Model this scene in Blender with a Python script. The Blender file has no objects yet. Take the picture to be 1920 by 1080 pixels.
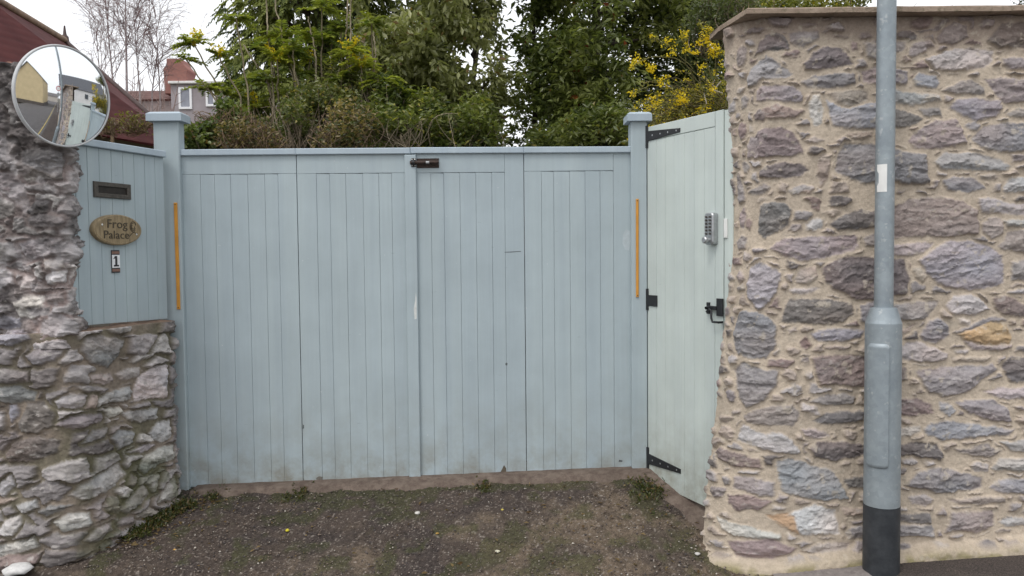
import bpy, bmesh, math, random
import numpy as np
from mathutils import Vector, Matrix

random.seed(7)
RNG = np.random.RandomState(11)
SC = bpy.context.scene
COL = SC.collection
rad = math.radians

# ------------------------------------------------------------------ camera
FOCAL = 1500.0                      # focal length in photo pixels (1920 wide)
PITCH, ROLL = rad(2.48), rad(0.57)
FW = np.array([0, math.cos(PITCH), -math.sin(PITCH)])
_r0 = np.array([1.0, 0, 0]); _u0 = np.array([0, math.sin(PITCH), math.cos(PITCH)])
RT = _r0 * math.cos(ROLL) - _u0 * math.sin(ROLL)
UP = _u0 * math.cos(ROLL) + _r0 * math.sin(ROLL)
EYE = np.array([0, 0, 1.6])
cam_d = bpy.data.cameras.new('camera'); cam = bpy.data.objects.new('camera', cam_d); COL.objects.link(cam)
cam_d.sensor_width = 36.0; cam_d.lens = FOCAL / 1920 * 36.0
cam_d.clip_start = 0.05; cam_d.clip_end = 2000
cam.matrix_world = Matrix(((RT[0], UP[0], -FW[0], EYE[0]), (RT[1], UP[1], -FW[1], EYE[1]), (RT[2], UP[2], -FW[2], EYE[2]), (0, 0, 0, 1)))
SC.camera = cam

# ------------------------------------------------------------------ sky, sun, exposure
SUN_EL, SUN_AZ = rad(58), rad(215)          # compass azimuth: behind the camera, to its left
w = bpy.data.worlds.new('World'); SC.world = w; w.use_nodes = True
nt = w.node_tree; nt.nodes.clear()
wo = nt.nodes.new('ShaderNodeOutputWorld'); bg = nt.nodes.new('ShaderNodeBackground')
sky = nt.nodes.new('ShaderNodeTexSky'); sky.sky_type = 'NISHITA'; sky.sun_disc = False
sky.sun_elevation = SUN_EL; sky.sun_rotation = SUN_AZ
sky.air_density = 1.0; sky.dust_density = 6.0; sky.ozone_density = 1.0
hs = nt.nodes.new('ShaderNodeHueSaturation'); hs.inputs['Saturation'].default_value = 0.22   # overcast: cloud whitens the blue
bg.inputs['Strength'].default_value = 0.15
nt.links.new(sky.outputs[0], hs.inputs['Color']); 
mxs = nt.nodes.new('ShaderNodeMix'); mxs.data_type = 'RGBA'; mxs.inputs[0].default_value = 0.72; mxs.inputs[7].default_value = (9.7, 9.9, 10.2, 1)   # an even cloud deck over most of it
nt.links.new(hs.outputs[0], mxs.inputs[6]); nt.links.new(mxs.outputs[2], bg.inputs[0]); nt.links.new(bg.outputs[0], wo.inputs[0])
sd = bpy.data.lights.new('sun', 'SUN'); sd.energy = 0.9; sd.angle = rad(14); sd.color = (1.0, 0.95, 0.88)
sun = bpy.data.objects.new('sun', sd); COL.objects.link(sun)
_sv = Vector((math.sin(SUN_AZ) * math.cos(SUN_EL), math.cos(SUN_AZ) * math.cos(SUN_EL), math.sin(SUN_EL)))
sun.rotation_euler = _sv.to_track_quat('Z', 'Y').to_euler()
SC.view_settings.view_transform = 'Standard'; SC.view_settings.look = 'None'
SC.view_settings.exposure = 0.0; SC.view_settings.gamma = 1.0; SC.view_settings.use_curve_mapping = False
SC.cycles.max_bounces = 8; SC.cycles.transparent_max_bounces = 8

# ------------------------------------------------------------------ helpers
def at(px, py, Y):
    """the point at depth Y that the photograph shows at pixel (px, py)"""
    d = FW + (px - 960) / FOCAL * RT + (540 - py) / FOCAL * UP
    return EYE + d * (Y / d[1])

def tag(o, label=None, cat=None, group=None, kind=None):
    if label: o['label'] = label
    if cat: o['category'] = cat
    if group: o['group'] = group
    if kind: o['kind'] = kind
    return o

def empty(name, loc=(0, 0, 0), rz=0.0):
    o = bpy.data.objects.new(name, None); COL.objects.link(o)
    o.location = loc; o.rotation_euler = (0, 0, rz); o.empty_display_size = 0.1
    return o

def setparent(o, p):
    o.parent = p
    if p is not None:
        lm = Matrix.LocRotScale(p.location, p.rotation_euler, (1, 1, 1))
        if p.parent is not None: lm = Matrix.LocRotScale(p.parent.location, p.parent.rotation_euler, (1, 1, 1)) @ p.matrix_parent_inverse @ lm
        o.matrix_parent_inverse = lm.inverted()

def link(name, me, mat, parent=None, smooth=False):
    o = bpy.data.objects.new(name, me); COL.objects.link(o)
    if mat is not None: me.materials.append(mat)
    if smooth: me.polygons.foreach_set('use_smooth', np.ones(len(me.polygons), bool))
    if parent is not None: setparent(o, parent)
    return o

def mesh_np(name, V, F, mat, parent=None, col=None, smooth=False):
    """V (n,3) float, F (m,k) int with k = 3 or 4, col (n,3)"""
    V = np.ascontiguousarray(V, np.float32); F = np.ascontiguousarray(F, np.int32)
    me = bpy.data.meshes.new(name); k = F.shape[1]
    me.vertices.add(len(V)); me.vertices.foreach_set('co', V.ravel())
    me.loops.add(F.size); me.loops.foreach_set('vertex_index', F.ravel())
    me.polygons.add(len(F)); me.polygons.foreach_set('loop_start', np.arange(0, F.size, k, dtype=np.int32))
    me.update(calc_edges=True)
    if col is not None:
        ca = me.color_attributes.new('Col', 'FLOAT_COLOR', 'POINT')
        c4 = np.ones((len(V), 4), np.float32); c4[:, :3] = np.clip(col, 0, 1); ca.data.foreach_set('color', c4.ravel())
    return link(name, me, mat, parent, smooth)

def bm_link(name, bm, mat, parent=None, smooth=False):
    bmesh.ops.recalc_face_normals(bm, faces=bm.faces[:])
    me = bpy.data.meshes.new(name); bm.to_mesh(me); bm.free()
    return link(name, me, mat, parent, smooth)

def grid_faces(n, m):
    i = np.arange(n * m).reshape(n, m)
    return np.stack([i[:-1, :-1], i[1:, :-1], i[1:, 1:], i[:-1, 1:]], -1).reshape(-1, 4)

class Frame:
    """a vertical plane: origin O (x, y), unit direction S along it, normal N towards the street"""
    def __init__(s, O, S):
        s.O = np.array([O[0], O[1], 0.0]); S = np.array([S[0], S[1], 0.0]); s.S = S / np.linalg.norm(S)
        s.N = np.array([s.S[1], -s.S[0], 0.0])
    def p(s, a, z, d=0.0): return Vector(s.O + s.S * a + s.N * d + np.array([0, 0, z]))
    def px(s, x, y, off=0.0):
        d = FW + (x - 960) / FOCAL * RT + (540 - y) / FOCAL * UP
        O = s.O + s.N * off
        t = np.dot(O - EYE, s.N) / np.dot(d, s.N); P = EYE + d * t
        return float(np.dot(P - s.O, s.S)), float(P[2])

def slab(bm, fr, pts, d0, d1, bev=0.004):
    """chamfered slab: outline pts [(a,z)] counter-clockwise seen from the front, from depth d0 (back) to d1 (front)"""
    n = len(pts); c = np.mean(np.array(pts), 0); P = np.array(pts, float)
    ins = []
    for i in range(n):                                   # inset by bev
        e0 = P[i] - P[i - 1]; e1 = P[(i + 1) % n] - P[i]
        n0 = np.array([-e0[1], e0[0]]) / (np.linalg.norm(e0) + 1e-9); n1 = np.array([-e1[1], e1[0]]) / (np.linalg.norm(e1) + 1e-9)
        b = n0 + n1; b /= max(np.linalg.norm(b), 1e-6)
        ins.append(P[i] + b * bev / max(0.35, np.dot(b, n0)))
    r0 = [bm.verts.new(fr.p(a, z, d0)) for a, z in pts]
    r1 = [bm.verts.new(fr.p(a, z, d1 - bev)) for a, z in pts]
    r2 = [bm.verts.new(fr.p(a, z, d1)) for a, z in ins]
    for i in range(n):
        j = (i + 1) % n
        bm.faces.new((r0[i], r0[j], r1[j], r1[i])); bm.faces.new((r1[i], r1[j], r2[j], r2[i]))
    bm.faces.new(r2); bm.faces.new(r0[::-1])

def ringframe(bm, fr, o, i, d0, d1, ch=.003):
    """one-piece rectangular frame; o and i are (a0, z0, a1, z1) of its outer and inner edge"""
    cs = lambda q, k=0.0: [(q[0] + k, q[1] + k), (q[2] - k, q[1] + k), (q[2] - k, q[3] - k), (q[0] + k, q[3] - k)]
    R = [[bm.verts.new(fr.p(a, z, d)) for a, z in c] for c, d in ((cs(i), d0), (cs(o), d0), (cs(o), d1 - ch), (cs(o, ch), d1), (cs(i, -ch), d1), (cs(i), d1 - ch))]
    for r0, r1 in zip(R, R[1:] + R[:1]):
        for k in range(4): bm.faces.new((r0[k], r0[(k + 1) % 4], r1[(k + 1) % 4], r1[k]))

def rect(a0, z0, a1, z1): return [(a0, z0), (a1, z0), (a1, z1), (a0, z1)]

def box(bm, c, s, rz=0.0):
    v = []
    for dz in (-1, 1):
        for dx, dy in ((-1, -1), (1, -1), (1, 1), (-1, 1)):
            x, y = dx * s[0] / 2, dy * s[1] / 2
            v.append(bm.verts.new((c[0] + x * math.cos(rz) - y * math.sin(rz), c[1] + x * math.sin(rz) + y * math.cos(rz), c[2] + dz * s[2] / 2)))
    bm.faces.new(v[3::-1]); bm.faces.new(v[4:])
    for i in range(4): bm.faces.new((v[i], v[(i + 1) % 4], v[4 + (i + 1) % 4], v[4 + i]))

def tube_np(P, R, k=6):
    """tube along points P (n,3) with radii R; returns V, F(quads)"""
    P = np.asarray(P, float); n = len(P); R = np.broadcast_to(np.asarray(R, float), (n,))
    T = np.gradient(P, axis=0); T /= np.linalg.norm(T, axis=1, keepdims=True) + 1e-9
    ref = np.array([0, 0, 1.0]) if abs(T[0, 2]) < 0.9 else np.array([1.0, 0, 0])
    A = np.cross(T, ref); A /= np.linalg.norm(A, axis=1, keepdims=True) + 1e-9
    B = np.cross(T, A)
    th = np.arange(k) / k * 2 * np.pi
    V = P[:, None] + R[:, None, None] * (A[:, None] * np.cos(th)[None, :, None] + B[:, None] * np.sin(th)[None, :, None])
    i = np.arange(n * k).reshape(n, k); j = np.roll(i, -1, 1)
    F = np.stack([i[:-1], j[:-1], j[1:], i[1:]], -1).reshape(-1, 4)
    return V.reshape(-1, 3), F

class Acc:
    """collects vertex/face arrays into one mesh"""
    def __init__(s): s.V = []; s.F = []; s.C = []; s.n = 0
    def add(s, V, F, c=None):
        s.V.append(V); s.F.append(np.asarray(F) + s.n); s.n += len(V)
        if c is not None: s.C.append(np.broadcast_to(np.asarray(c, float), (len(V), 3)))
    def tube(s, P, R, k=6, c=None): s.add(*tube_np(P, R, k), c)
    def build(s, name, mat, parent=None, smooth=False):
        return mesh_np(name, np.concatenate(s.V), np.concatenate(s.F), mat, parent, np.concatenate(s.C) if s.C else None, smooth)

_T = np.random.RandomState(3).rand(256, 256)
def vn(x, y):
    ix = np.floor(x).astype(int); iy = np.floor(y).astype(int); fx = x - ix; fy = y - iy
    fx = fx * fx * fx * (fx * (fx * 6 - 15) + 10); fy = fy * fy * fy * (fy * (fy * 6 - 15) + 10)
    a = _T[ix & 255, iy & 255]; b = _T[(ix + 1) & 255, iy & 255]; c = _T[ix & 255, (iy + 1) & 255]; d = _T[(ix + 1) & 255, (iy + 1) & 255]
    return (a * (1 - fx) + b * fx) * (1 - fy) + (c * (1 - fx) + d * fx) * fy
def fbm(x, y, o=4, g=0.5):
    r = 0; a = 1; t = 0
    for k in range(o):
        r = r + a * vn(x + 17.3 * k, y + 31.7 * k); t += a; a *= g; x = x * 2.03; y = y * 2.03
    return r / t
def sstep(a, b, x):
    t = np.clip((x - a) / (b - a), 0, 1); return t * t * (3 - 2 * t)

# ------------------------------------------------------------------ materials
class N:
    def __init__(s, name, rough=0.6, metal=0.0, spec=0.5):
        s.m = bpy.data.materials.new(name); s.m.use_nodes = True; s.t = s.m.node_tree
        s.b = s.t.nodes['Principled BSDF']; s.b.inputs['Roughness'].default_value = rough
        s.b.inputs['Metallic'].default_value = metal; s.b.inputs['Specular IOR Level'].default_value = spec
        s.co = s.t.nodes.new('ShaderNodeTexCoord').outputs['Object']
    def L(s, a, b): s.t.links.new(a, b)
    def noise(s, scale, detail=4, rough=0.55, stretch=None, src=None):
        n = s.t.nodes.new('ShaderNodeTexNoise'); n.inputs['Scale'].default_value = scale; n.inputs['Detail'].default_value = detail; n.inputs['Roughness'].default_value = rough
        c = src or s.co
        if stretch:
            mp = s.t.nodes.new('ShaderNodeMapping'); mp.inputs['Scale'].default_value = stretch; s.L(c, mp.inputs[0]); c = mp.outputs[0]
        s.L(c, n.inputs['Vector']); return n.outputs['Fac']
    def ramp(s, f, stops):
        r = s.t.nodes.new('ShaderNodeValToRGB'); e = r.color_ramp.elements
        while len(e) < len(stops): e.new(0.5)
        for k, (p, c) in enumerate(stops):
            e[k].position = p; e[k].color = (*c, 1) if not isinstance(c, float) else (c, c, c, 1)
        s.L(f, r.inputs[0]); return r.outputs[0]
    def mix(s, f, a, b, mode='MIX'):
        m = s.t.nodes.new('ShaderNodeMix'); m.data_type = 'RGBA'; m.blend_type = mode
        for v, i in ((f, 0), (a, 6), (b, 7)):
            if isinstance(v, (int, float)): m.inputs[i].default_value = v
            elif isinstance(v, tuple): m.inputs[i].default_value = (*v, 1)
            else: s.L(v, m.inputs[i])
        return m.outputs[2]
    def attr(s, n='Col'):
        a = s.t.nodes.new('ShaderNodeAttribute'); a.attribute_name = n; return a.outputs['Color']
    def sepz(s):
        x = s.t.nodes.new('ShaderNodeSeparateXYZ'); s.L(s.co, x.inputs[0]); return x.outputs['Z']
    def col(s, c):
        if isinstance(c, tuple): s.b.inputs['Base Color'].default_value = (*c, 1)
        else: s.L(c, s.b.inputs['Base Color'])
        return s
    def rough(s, r): s.L(r, s.b.inputs['Roughness']); return s
    def bump(s, h, dist=0.003, strength=1.0):
        b = s.t.nodes.new('ShaderNodeBump'); b.inputs['Distance'].default_value = dist; b.inputs['Strength'].default_value = strength
        s.L(h, b.inputs['Height']); s.L(b.outputs[0], s.b.inputs['Normal']); return s

def mat_plain(name, c, rough=0.6, metal=0.0, var=0.25, scale=30, bump=0.0):
    n = N(name, rough, metal); f = n.noise(scale)
    lo = tuple(x * (1 - var) for x in c); hi = tuple(min(1, x * (1 + var)) for x in c)
    n.col(n.ramp(f, [(0.3, lo), (0.7, hi)]))
    if bump: n.bump(n.noise(scale * 4), bump)
    return n.m

def mat_stone(name, spec=0.25, scale=55.0):
    n = N(name, 0.88, 0, spec); c = n.attr()
    f = n.noise(scale, 6, 0.65); g = n.noise(scale * 5, 3, 0.6)
    c = n.mix(1.0, c, n.ramp(f, [(0.25, (0.84, 0.84, 0.84)), (0.75, (1.15, 1.15, 1.15))]), 'MULTIPLY')
    c = n.mix(1.0, c, n.ramp(g, [(0.3, (0.86, 0.86, 0.86)), (0.72, (1.15, 1.15, 1.15))]), 'MULTIPLY')
    n.col(c); n.bump(n.noise(scale * 1.8, 6, 0.62), 0.0038, 0.8); return n.m

def mat_paint(name, base, dirt=(0.20, 0.17, 0.11)):
    n = N(name, 0.48, 0, 0.4)
    f = n.noise(3.0, 5, 0.6); s = n.noise(1.0, 4, 0.6, (26, 26, 0.9)); fine = n.noise(140, 2, 0.5)
    mul = lambda k: tuple(min(1, x * k) for x in base)
    c = n.ramp(f, [(0.28, mul(0.93)), (0.72, mul(1.06))])
    c = n.mix(1.0, c, n.ramp(s, [(0.25, (0.965, 0.965, 0.97)), (0.75, (1.025, 1.025, 1.02))]), 'MULTIPLY')
    pl = n.noise(1.0, 1, 0.4, (9.5, 9.5, 0.10)); c = n.mix(1.0, c, n.ramp(pl, [(0.3, (0.955, 0.96, 0.975)), (0.7, (1.04, 1.035, 1.025))]), 'MULTIPLY')
    gr = n.noise(1.0, 6, 0.7, (75, 75, 2.0)); c = n.mix(1.0, c, n.ramp(gr, [(0.28, (0.965, 0.965, 0.965)), (0.75, (1.025, 1.025, 1.025))]), 'MULTIPLY')
    sc_ = n.ramp(n.noise(1.0, 3, 0.6, (9, 9, 60)), [(0.735, 0.0), (0.76, 0.5)]); c = n.mix(sc_, c, tuple(x * 0.60 for x in base))
    # splashed earth with its own ragged outline near the ground, and a few drips
    z = n.sepz(); zr = n.ramp(z, [(0.0, 1.0), (0.34, 0.25), (0.75, 0.0)])
    blot = n.ramp(n.noise(5.5, 6, 0.7), [(0.38, 0.0), (0.66, 1.0)])
    c = n.mix(n.mix(1.0, n.mix(1.0, zr, blot, 'MULTIPLY'), (0.9, 0.9, 0.9), 'MULTIPLY'), c, dirt)
    drip = n.ramp(n.noise(1.0, 5, 0.7, (34, 34, 2.2)), [(0.66, 0.0), (0.80, 0.30)])
    c = n.mix(drip, c, tuple(x * 0.62 for x in base))
    chip = n.ramp(n.noise(48, 2, 0.5), [(0.775, 0.0), (0.79, 0.7)])
    c = n.mix(chip, c, (0.62, 0.64, 0.64))
    n.col(c); n.rough(n.ramp(f, [(0.3, 0.42), (0.7, 0.58)])); n.bump(gr, 0.0012, 0.6)
    return n.m

def mat_leaf(name, rough=0.33, trans=0.38, spec=0.55):
    n = N(name, rough, 0, spec); c = n.attr(); n.col(c)
    tr = n.t.nodes.new('ShaderNodeBsdfTranslucent'); n.L(n.mix(1.0, c, (1.25, 1.35, 0.7), 'MULTIPLY'), tr.inputs['Color'])
    mx = n.t.nodes.new('ShaderNodeMixShader'); mx.inputs[0].default_value = trans
    out = n.t.nodes['Material Output']; n.L(n.b.outputs[0], mx.inputs[1]); n.L(tr.outputs[0], mx.inputs[2]); n.L(mx.outputs[0], out.inputs['Surface'])
    return n.m

M = {}
M['gate'] = mat_paint('gate_paint', (0.386, 0.456, 0.486))
M['post'] = mat_paint('post_paint', (0.388, 0.458, 0.486))
M['door'] = mat_paint('door_paint', (0.545, 0.605, 0.580))
M['caprail'] = mat_paint('cap_paint', (0.40, 0.475, 0.535))
M['black'] = mat_plain('black_iron', (0.022, 0.023, 0.026), 0.45, 0.2, 0.3, 60, 0.001)
M['rust'] = mat_plain('rusty_brown_iron', (0.045, 0.028, 0.022), 0.55, 0.4, 0.6, 90, 0.002)
M['steel'] = mat_plain('satin_steel', (0.42, 0.43, 0.44), 0.38, 0.75, 0.15, 40)
M['screw'] = mat_plain('bright_screw', (0.7, 0.7, 0.68), 0.35, 0.6, 0.1, 40)
M['orange'] = mat_plain('orange_strip', (0.60, 0.27, 0.035), 0.5, 0, 0.12, 12)
M['white'] = mat_plain('white_plastic', (0.78, 0.78, 0.76), 0.4, 0, 0.06, 20)
M['dark'] = mat_plain('dark_bronze', (0.085, 0.075, 0.065), 0.5, 0.35, 0.3, 60)
M['pit'] = mat_plain('dark_flap', (0.028, 0.022, 0.018), 0.5, 0.3, 0.3, 30)
M['stone'] = mat_stone('rubble_stone')
M['leaf'] = mat_leaf('leaf_green')
M['leafmatt'] = mat_leaf('conifer_green', 0.6, 0.2, 0.2)
M['petal'] = mat_leaf('yellow_petal', 0.6, 0.4, 0.2)
_b = N('bark', 0.9, 0, 0.2); _b.col(_b.mix(1.0, _b.attr(), _b.ramp(_b.noise(30, 5), [(0.3, (0.6, 0.6, 0.6)), (0.7, (1.3, 1.3, 1.3))]), 'MULTIPLY')); _b.bump(_b.noise(60), 0.004); M['bark'] = _b.m

# ------------------------------------------------------------------ lie of the land
def zgate(x): return 0.115 + 0.033 * np.clip(x, -8, 8)
def zfront(x): return np.interp(x, [-60, -8, -2.7, -1.0, 0.3, 1.35, 2.15, 2.85, 6, 30, 60], [-0.2, -0.15, -0.085, -0.155, -0.165, -0.168, -0.096, -0.055, 0.02, 0.1, 0.1])
def zg(x, y):
    x = np.asarray(x, float); y = np.asarray(y, float)
    t = np.clip((y - 4.33) / 0.9, 0, 1)
    z = zfront(x) * (1 - t) + zgate(x) * t
    z = np.where(x > 1.4, zfront(x) + 0.0 * t, z)
    return z - 0.02 * np.clip(4.33 - y, 0, 1.2)

# ------------------------------------------------------------------ rubble walls
PAL = dict(g=(.300, .275, .275), d=(.190, .170, .165), p=(.285, .255, .262), l=(.415, .385, .382), w=(.53, .50, .485), b=(.225, .182, .170),
           r=(.285, .222, .212), o=(.43, .30, .19), m=(.322, .282, .277), n=(.385, .325, .285), u=(.360, .342, .360), k=(.090, .082, .080))

def parse(txt, ox, oy, sc):
    out = []
    for ln in txt.strip().split('\n'):
        h, *ps = ln.split(); pts = [tuple(float(v) for v in q.split(',')) for q in ps]
        out.append((h, [(ox + x / sc, oy + y / sc) for x, y in pts]))
    return out

# outlines of the stones, in pixels of 3x enlargements of the photograph; the letter is the stone's colour
STONES_A = """
d 0,185 60,178 100,195 135,265 60,278 0,270
m 130,180 200,160 300,165 305,200 215,262 140,235
n 385,185 470,185 470,203 390,200
r 490,220 520,230 522,270 495,278 484,250
d 220,350 270,290 340,252 430,265 470,310 500,345 420,362 290,385 225,378
g 0,300 50,325 90,370 150,405 100,425 0,428
p 195,455 280,415 400,405 505,400 508,465 350,490 235,487
p -20,478 0,475 150,485 205,530 200,562 100,560 -35,550
m 548,400 640,365 800,390 800,460 700,470 560,455
m 560,225 620,215 800,230 780,270 640,330 570,300
m 810,300 840,240 925,215 960,245 900,285 830,305
l 910,325 1000,295 1060,270 1200,265 1290,280 1300,320 1230,375 1080,385 960,380
m 970,190 1060,120 1140,130 1150,200 1050,238 990,230
d 1290,180 1340,120 1480,110 1480,250 1320,262 1260,220
g 1340,325 1440,315 1480,330 1480,380 1390,380 1350,345
u 835,440 870,405 960,420 985,455 970,488 850,480
m 1000,505 1080,460 1160,440 1230,480 1240,520 1130,520 1040,515
m 1240,440 1330,430 1480,440 1480,560 1350,575 1310,530
l 690,490 850,520 985,530 990,560 900,580 780,580 690,560
g 860,610 985,590 1005,650 900,645
d 690,590 800,625 890,660 850,690 740,715 690,690
p 1040,600 1090,545 1200,545 1330,560 1335,600 1310,650 1180,680 1110,640
m 1130,700 1170,680 1210,695 1200,730 1150,725
g 1360,635 1440,605 1480,610 1480,660 1380,655
m 810,790 870,720 960,675 1080,670 1110,720 1135,800 1000,830 840,825
g 1165,775 1240,710 1340,690 1480,690 1500,840 1330,850 1230,825
n 350,520 480,500 570,510 580,545 480,590 400,565
u 345,560 400,585 480,610 590,570 650,560 650,690 600,712 480,715 380,700
w 245,570 265,525 300,530 325,600 315,690 280,705 250,650
b -40,620 0,590 50,575 140,600 220,620 150,655 30,665 -20,655
r -100,780 -60,735 0,715 90,710 160,740 200,810 210,860 100,870 -80,880
n 220,785 270,760 325,780 290,797 235,797
n 450,745 520,735 605,735 605,770 500,775
p 390,960 410,860 440,805 600,800 720,835 900,865 920,1030 800,1035 700,1010 560,1030 450,990
u 950,900 1000,860 1150,850 1300,880 1385,930 1360,955 1150,950 980,950
d -50,960 0,925 100,910 200,920 240,955 180,990 60,1000 -40,995
n 300,880 340,865 360,900 350,1000 310,1045 285,980
g 1000,1020 1060,985 1170,1000 1240,1060 1130,1078 1030,1060
l 1340,1050 1380,1000 1480,1000 1480,1080 1340,1080
n 1210,990 1260,975 1320,990 1290,1010 1220,1005
n 140,1060 200,1040 270,1050 250,1080 150,1080
"""
STONES_B = """
d 365,130 375,80 440,48 510,60 560,100 540,180 460,235 410,262 355,220
m 200,110 250,75 262,130 240,200 200,190
r 260,160 290,145 305,175 290,215 265,190
b 640,30 690,22 730,50 720,100 690,95
w 640,180 690,148 740,160 735,200 680,222 645,210
d 780,185 860,125 960,100 1080,105 1080,185 920,218 830,212
m 1080,130 1160,70 1230,40 1400,20 1540,55 1610,100 1620,240 1500,245 1340,255 1200,250 1080,262
l 1620,40 1700,35 1780,60 1900,70 1900,130 1730,115 1640,110 1625,80
n 1640,180 1680,145 1750,150 1755,230 1700,265 1645,225
l 1760,160 1900,150 1900,195 1780,195
g 1730,310 1790,230 1900,210 1900,340 1790,325
m 440,315 520,265 640,252 800,245 930,250 940,310 850,350 720,375 600,388 500,350
g 970,260 1030,235 1090,240 1090,310 985,305
l 1100,300 1250,285 1370,290 1310,335 1220,357 1110,345
u 1290,380 1350,330 1460,275 1560,275 1680,310 1755,360 1755,510 1650,545 1560,555 1420,530 1320,455
n 1250,430 1290,420 1330,480 1300,510 1260,480
m 1800,400 1900,380 1900,500 1800,490
l 1785,560 1900,550 1900,575 1800,570
u 290,520 310,430 370,400 440,420 500,460 470,570 400,660 380,670 310,610
n 575,485 610,435 700,420 710,480 660,520 590,510
b 735,430 800,390 880,365 1030,370 1200,375 1225,500 1200,570 1030,610 920,600 850,570 750,510
l 545,550 620,540 720,545 660,570 570,575
d 530,630 545,605 700,600 900,620 910,690 820,745 640,740 500,730
g 945,640 1020,620 1090,620 1090,735 950,735
g 1110,640 1250,620 1385,620 1370,660 1310,715 1195,720 1110,720
l 1430,640 1480,590 1570,575 1630,610 1675,660 1600,690 1480,695
b 1700,600 1760,580 1830,610 1900,660 1900,700 1760,700 1710,650
w 1500,720 1570,710 1575,745 1510,745
g 1290,800 1330,735 1390,705 1450,760 1455,810 1380,855 1300,835
o 1500,800 1580,770 1690,725 1770,740 1800,810 1790,850 1700,860 1590,850 1530,830
g 1480,795 1520,775 1690,700 1770,725 1690,722 1580,768
g 1530,840 1600,862 1700,868 1800,860 1800,880 1700,896 1580,885
g 230,740 260,680 360,680 440,710 480,760 470,880 430,940 330,940 250,910 220,850
u 670,795 760,770 970,780 950,815 870,838 700,835
r 610,840 640,805 668,860 640,890 615,870
n 740,875 800,870 885,872 860,890 780,885
l 1150,880 1210,850 1300,855 1440,910 1430,940 1340,960 1150,940
l 1480,895 1560,890 1540,910 1490,908
n 1455,935 1560,930 1680,930 1640,950 1470,955
b 670,940 760,920 1060,920 1060,1080 960,1095 720,1085 690,1010
g 1260,1010 1400,990 1580,980 1700,965 1720,1000 1620,1060 1560,1120 1420,1150 1330,1130 1290,1060
d 1750,960 1790,925 1900,930 1900,1060 1800,1070 1760,1030
n 1170,780 1270,740 1230,775 1180,805
d 1120,990 1200,985 1210,1060 1120,1080
m 170,280 220,235 270,260 260,320 200,325
m 190,480 225,450 270,490 230,520
n 250,340 300,345 320,370 290,400 250,380
n 540,770 590,760 585,785 545,795
"""
STONES_C = """
l 1645,50 1720,25 1900,20 1900,80 1780,90 1700,70
g 245,-60 300,-115 400,-80 490,-70 480,10 430,100 350,140 300,90
g 330,190 400,150 470,125 560,120 605,160 570,235 450,238 350,225
l 610,115 700,130 715,175 620,150
m 665,105 720,75 850,55 915,70 900,105 760,120
d 680,210 740,170 830,155 960,155 960,200 820,228 720,225
b 1140,85 1270,80 1340,115 1365,170 1240,185 1140,170
l 1390,100 1440,110 1485,155 1450,185 1400,150
g 1480,105 1550,90 1690,95 1770,140 1790,205 1700,210 1560,165
u 1300,260 1340,220 1420,210 1560,225 1700,240 1815,255 1780,285 1600,300 1400,315 1330,290
l 1140,260 1280,235 1285,260 1220,295 1140,300
l 605,255 680,255 740,270 775,300 690,308 635,295
l 310,330 325,240 400,280 450,300 480,275 560,320 605,390 500,388 400,360
n 170,310 200,275 250,270 290,300 260,350 200,330
d 650,365 700,330 830,325 980,345 980,390 860,420 780,435 690,410
d 1140,350 1270,325 1370,345 1415,400 1400,430 1260,405 1140,400
g 1460,370 1560,360 1660,335 1735,380 1690,405 1570,405
l 1730,325 1900,320 1900,380 1790,375
b 170,430 200,390 330,410 420,430 425,480 300,490 200,460
u 495,440 560,425 660,455 790,495 830,560 870,640 760,655 600,635 515,605 500,530
l 1560,460 1600,440 1665,450 1660,495 1590,490
l 1680,470 1720,425 1900,415 1900,490 1700,485
p 1190,570 1260,500 1380,465 1480,490 1625,530 1620,590 1500,600 1380,615 1280,590
u 1670,590 1720,540 1800,530 1900,550 1900,610 1740,610
u 300,540 400,540 480,560 480,630 400,630 310,610
r 280,650 380,640 475,660 420,715 330,730 290,695
w 540,730 580,712 680,680 800,710 820,840 720,845 620,855 560,800
o 455,740 530,720 560,745 575,800 600,850 520,810
n 830,695 980,700 980,735 860,735
g 850,830 980,790 980,860 870,865
l 1205,640 1300,625 1355,655 1310,690 1230,675
n 1435,655 1560,635 1750,640 1750,665 1600,680 1480,675
d 1140,730 1330,730 1335,790 1260,780 1140,770
g 1140,800 1240,790 1340,800 1350,860 1140,850
m 1410,835 1460,720 1690,715 1690,790 1600,840 1500,820
l 1720,770 1780,745 1900,760 1900,790 1760,795
w 220,790 300,800 400,820 500,850 500,870 300,870 250,850
r 290,920 380,890 470,870 540,910 580,920 480,980 340,990
n 610,940 680,905 800,885 890,890 860,925 720,945
d 850,540 980,520 980,580 870,590
"""
# extra stones around the right wall's corner, from a 5.4x enlargement at (1330, 0) and (1330, 180)
STONES_D = """
m 215,560 250,430 330,400 380,440 370,560 320,610 240,610
d 470,530 560,380 640,350 740,370 830,480 700,450 600,480
u 370,740 430,660 560,570 640,580 720,640 870,730 760,765 560,770 470,840 390,850
p 520,860 620,850 800,860 950,900 960,1000 860,1005 740,985 510,990
g 490,900 520,870 515,985 480,1000
m 260,960 330,930 385,960 350,1050 270,1060
"""
STONES_E = """
r 210,260 260,230 330,250 345,330 300,390 230,400 190,330
m 160,130 210,125 240,150 200,180 165,165
m 255,650 330,640 390,700 350,760 280,740
g 160,760 200,780 270,900 290,1050 200,1070 165,960
g 360,600 350,480 400,400 480,380 500,440 480,600
p 340,960 440,920 560,880 630,910 560,980 480,1000
l 830,960 900,910 1070,905 1080,930 960,960 870,990
n 1130,650 1180,590 1260,590 1240,640
b 440,170 520,120 560,170 560,240 470,220
"""
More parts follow.
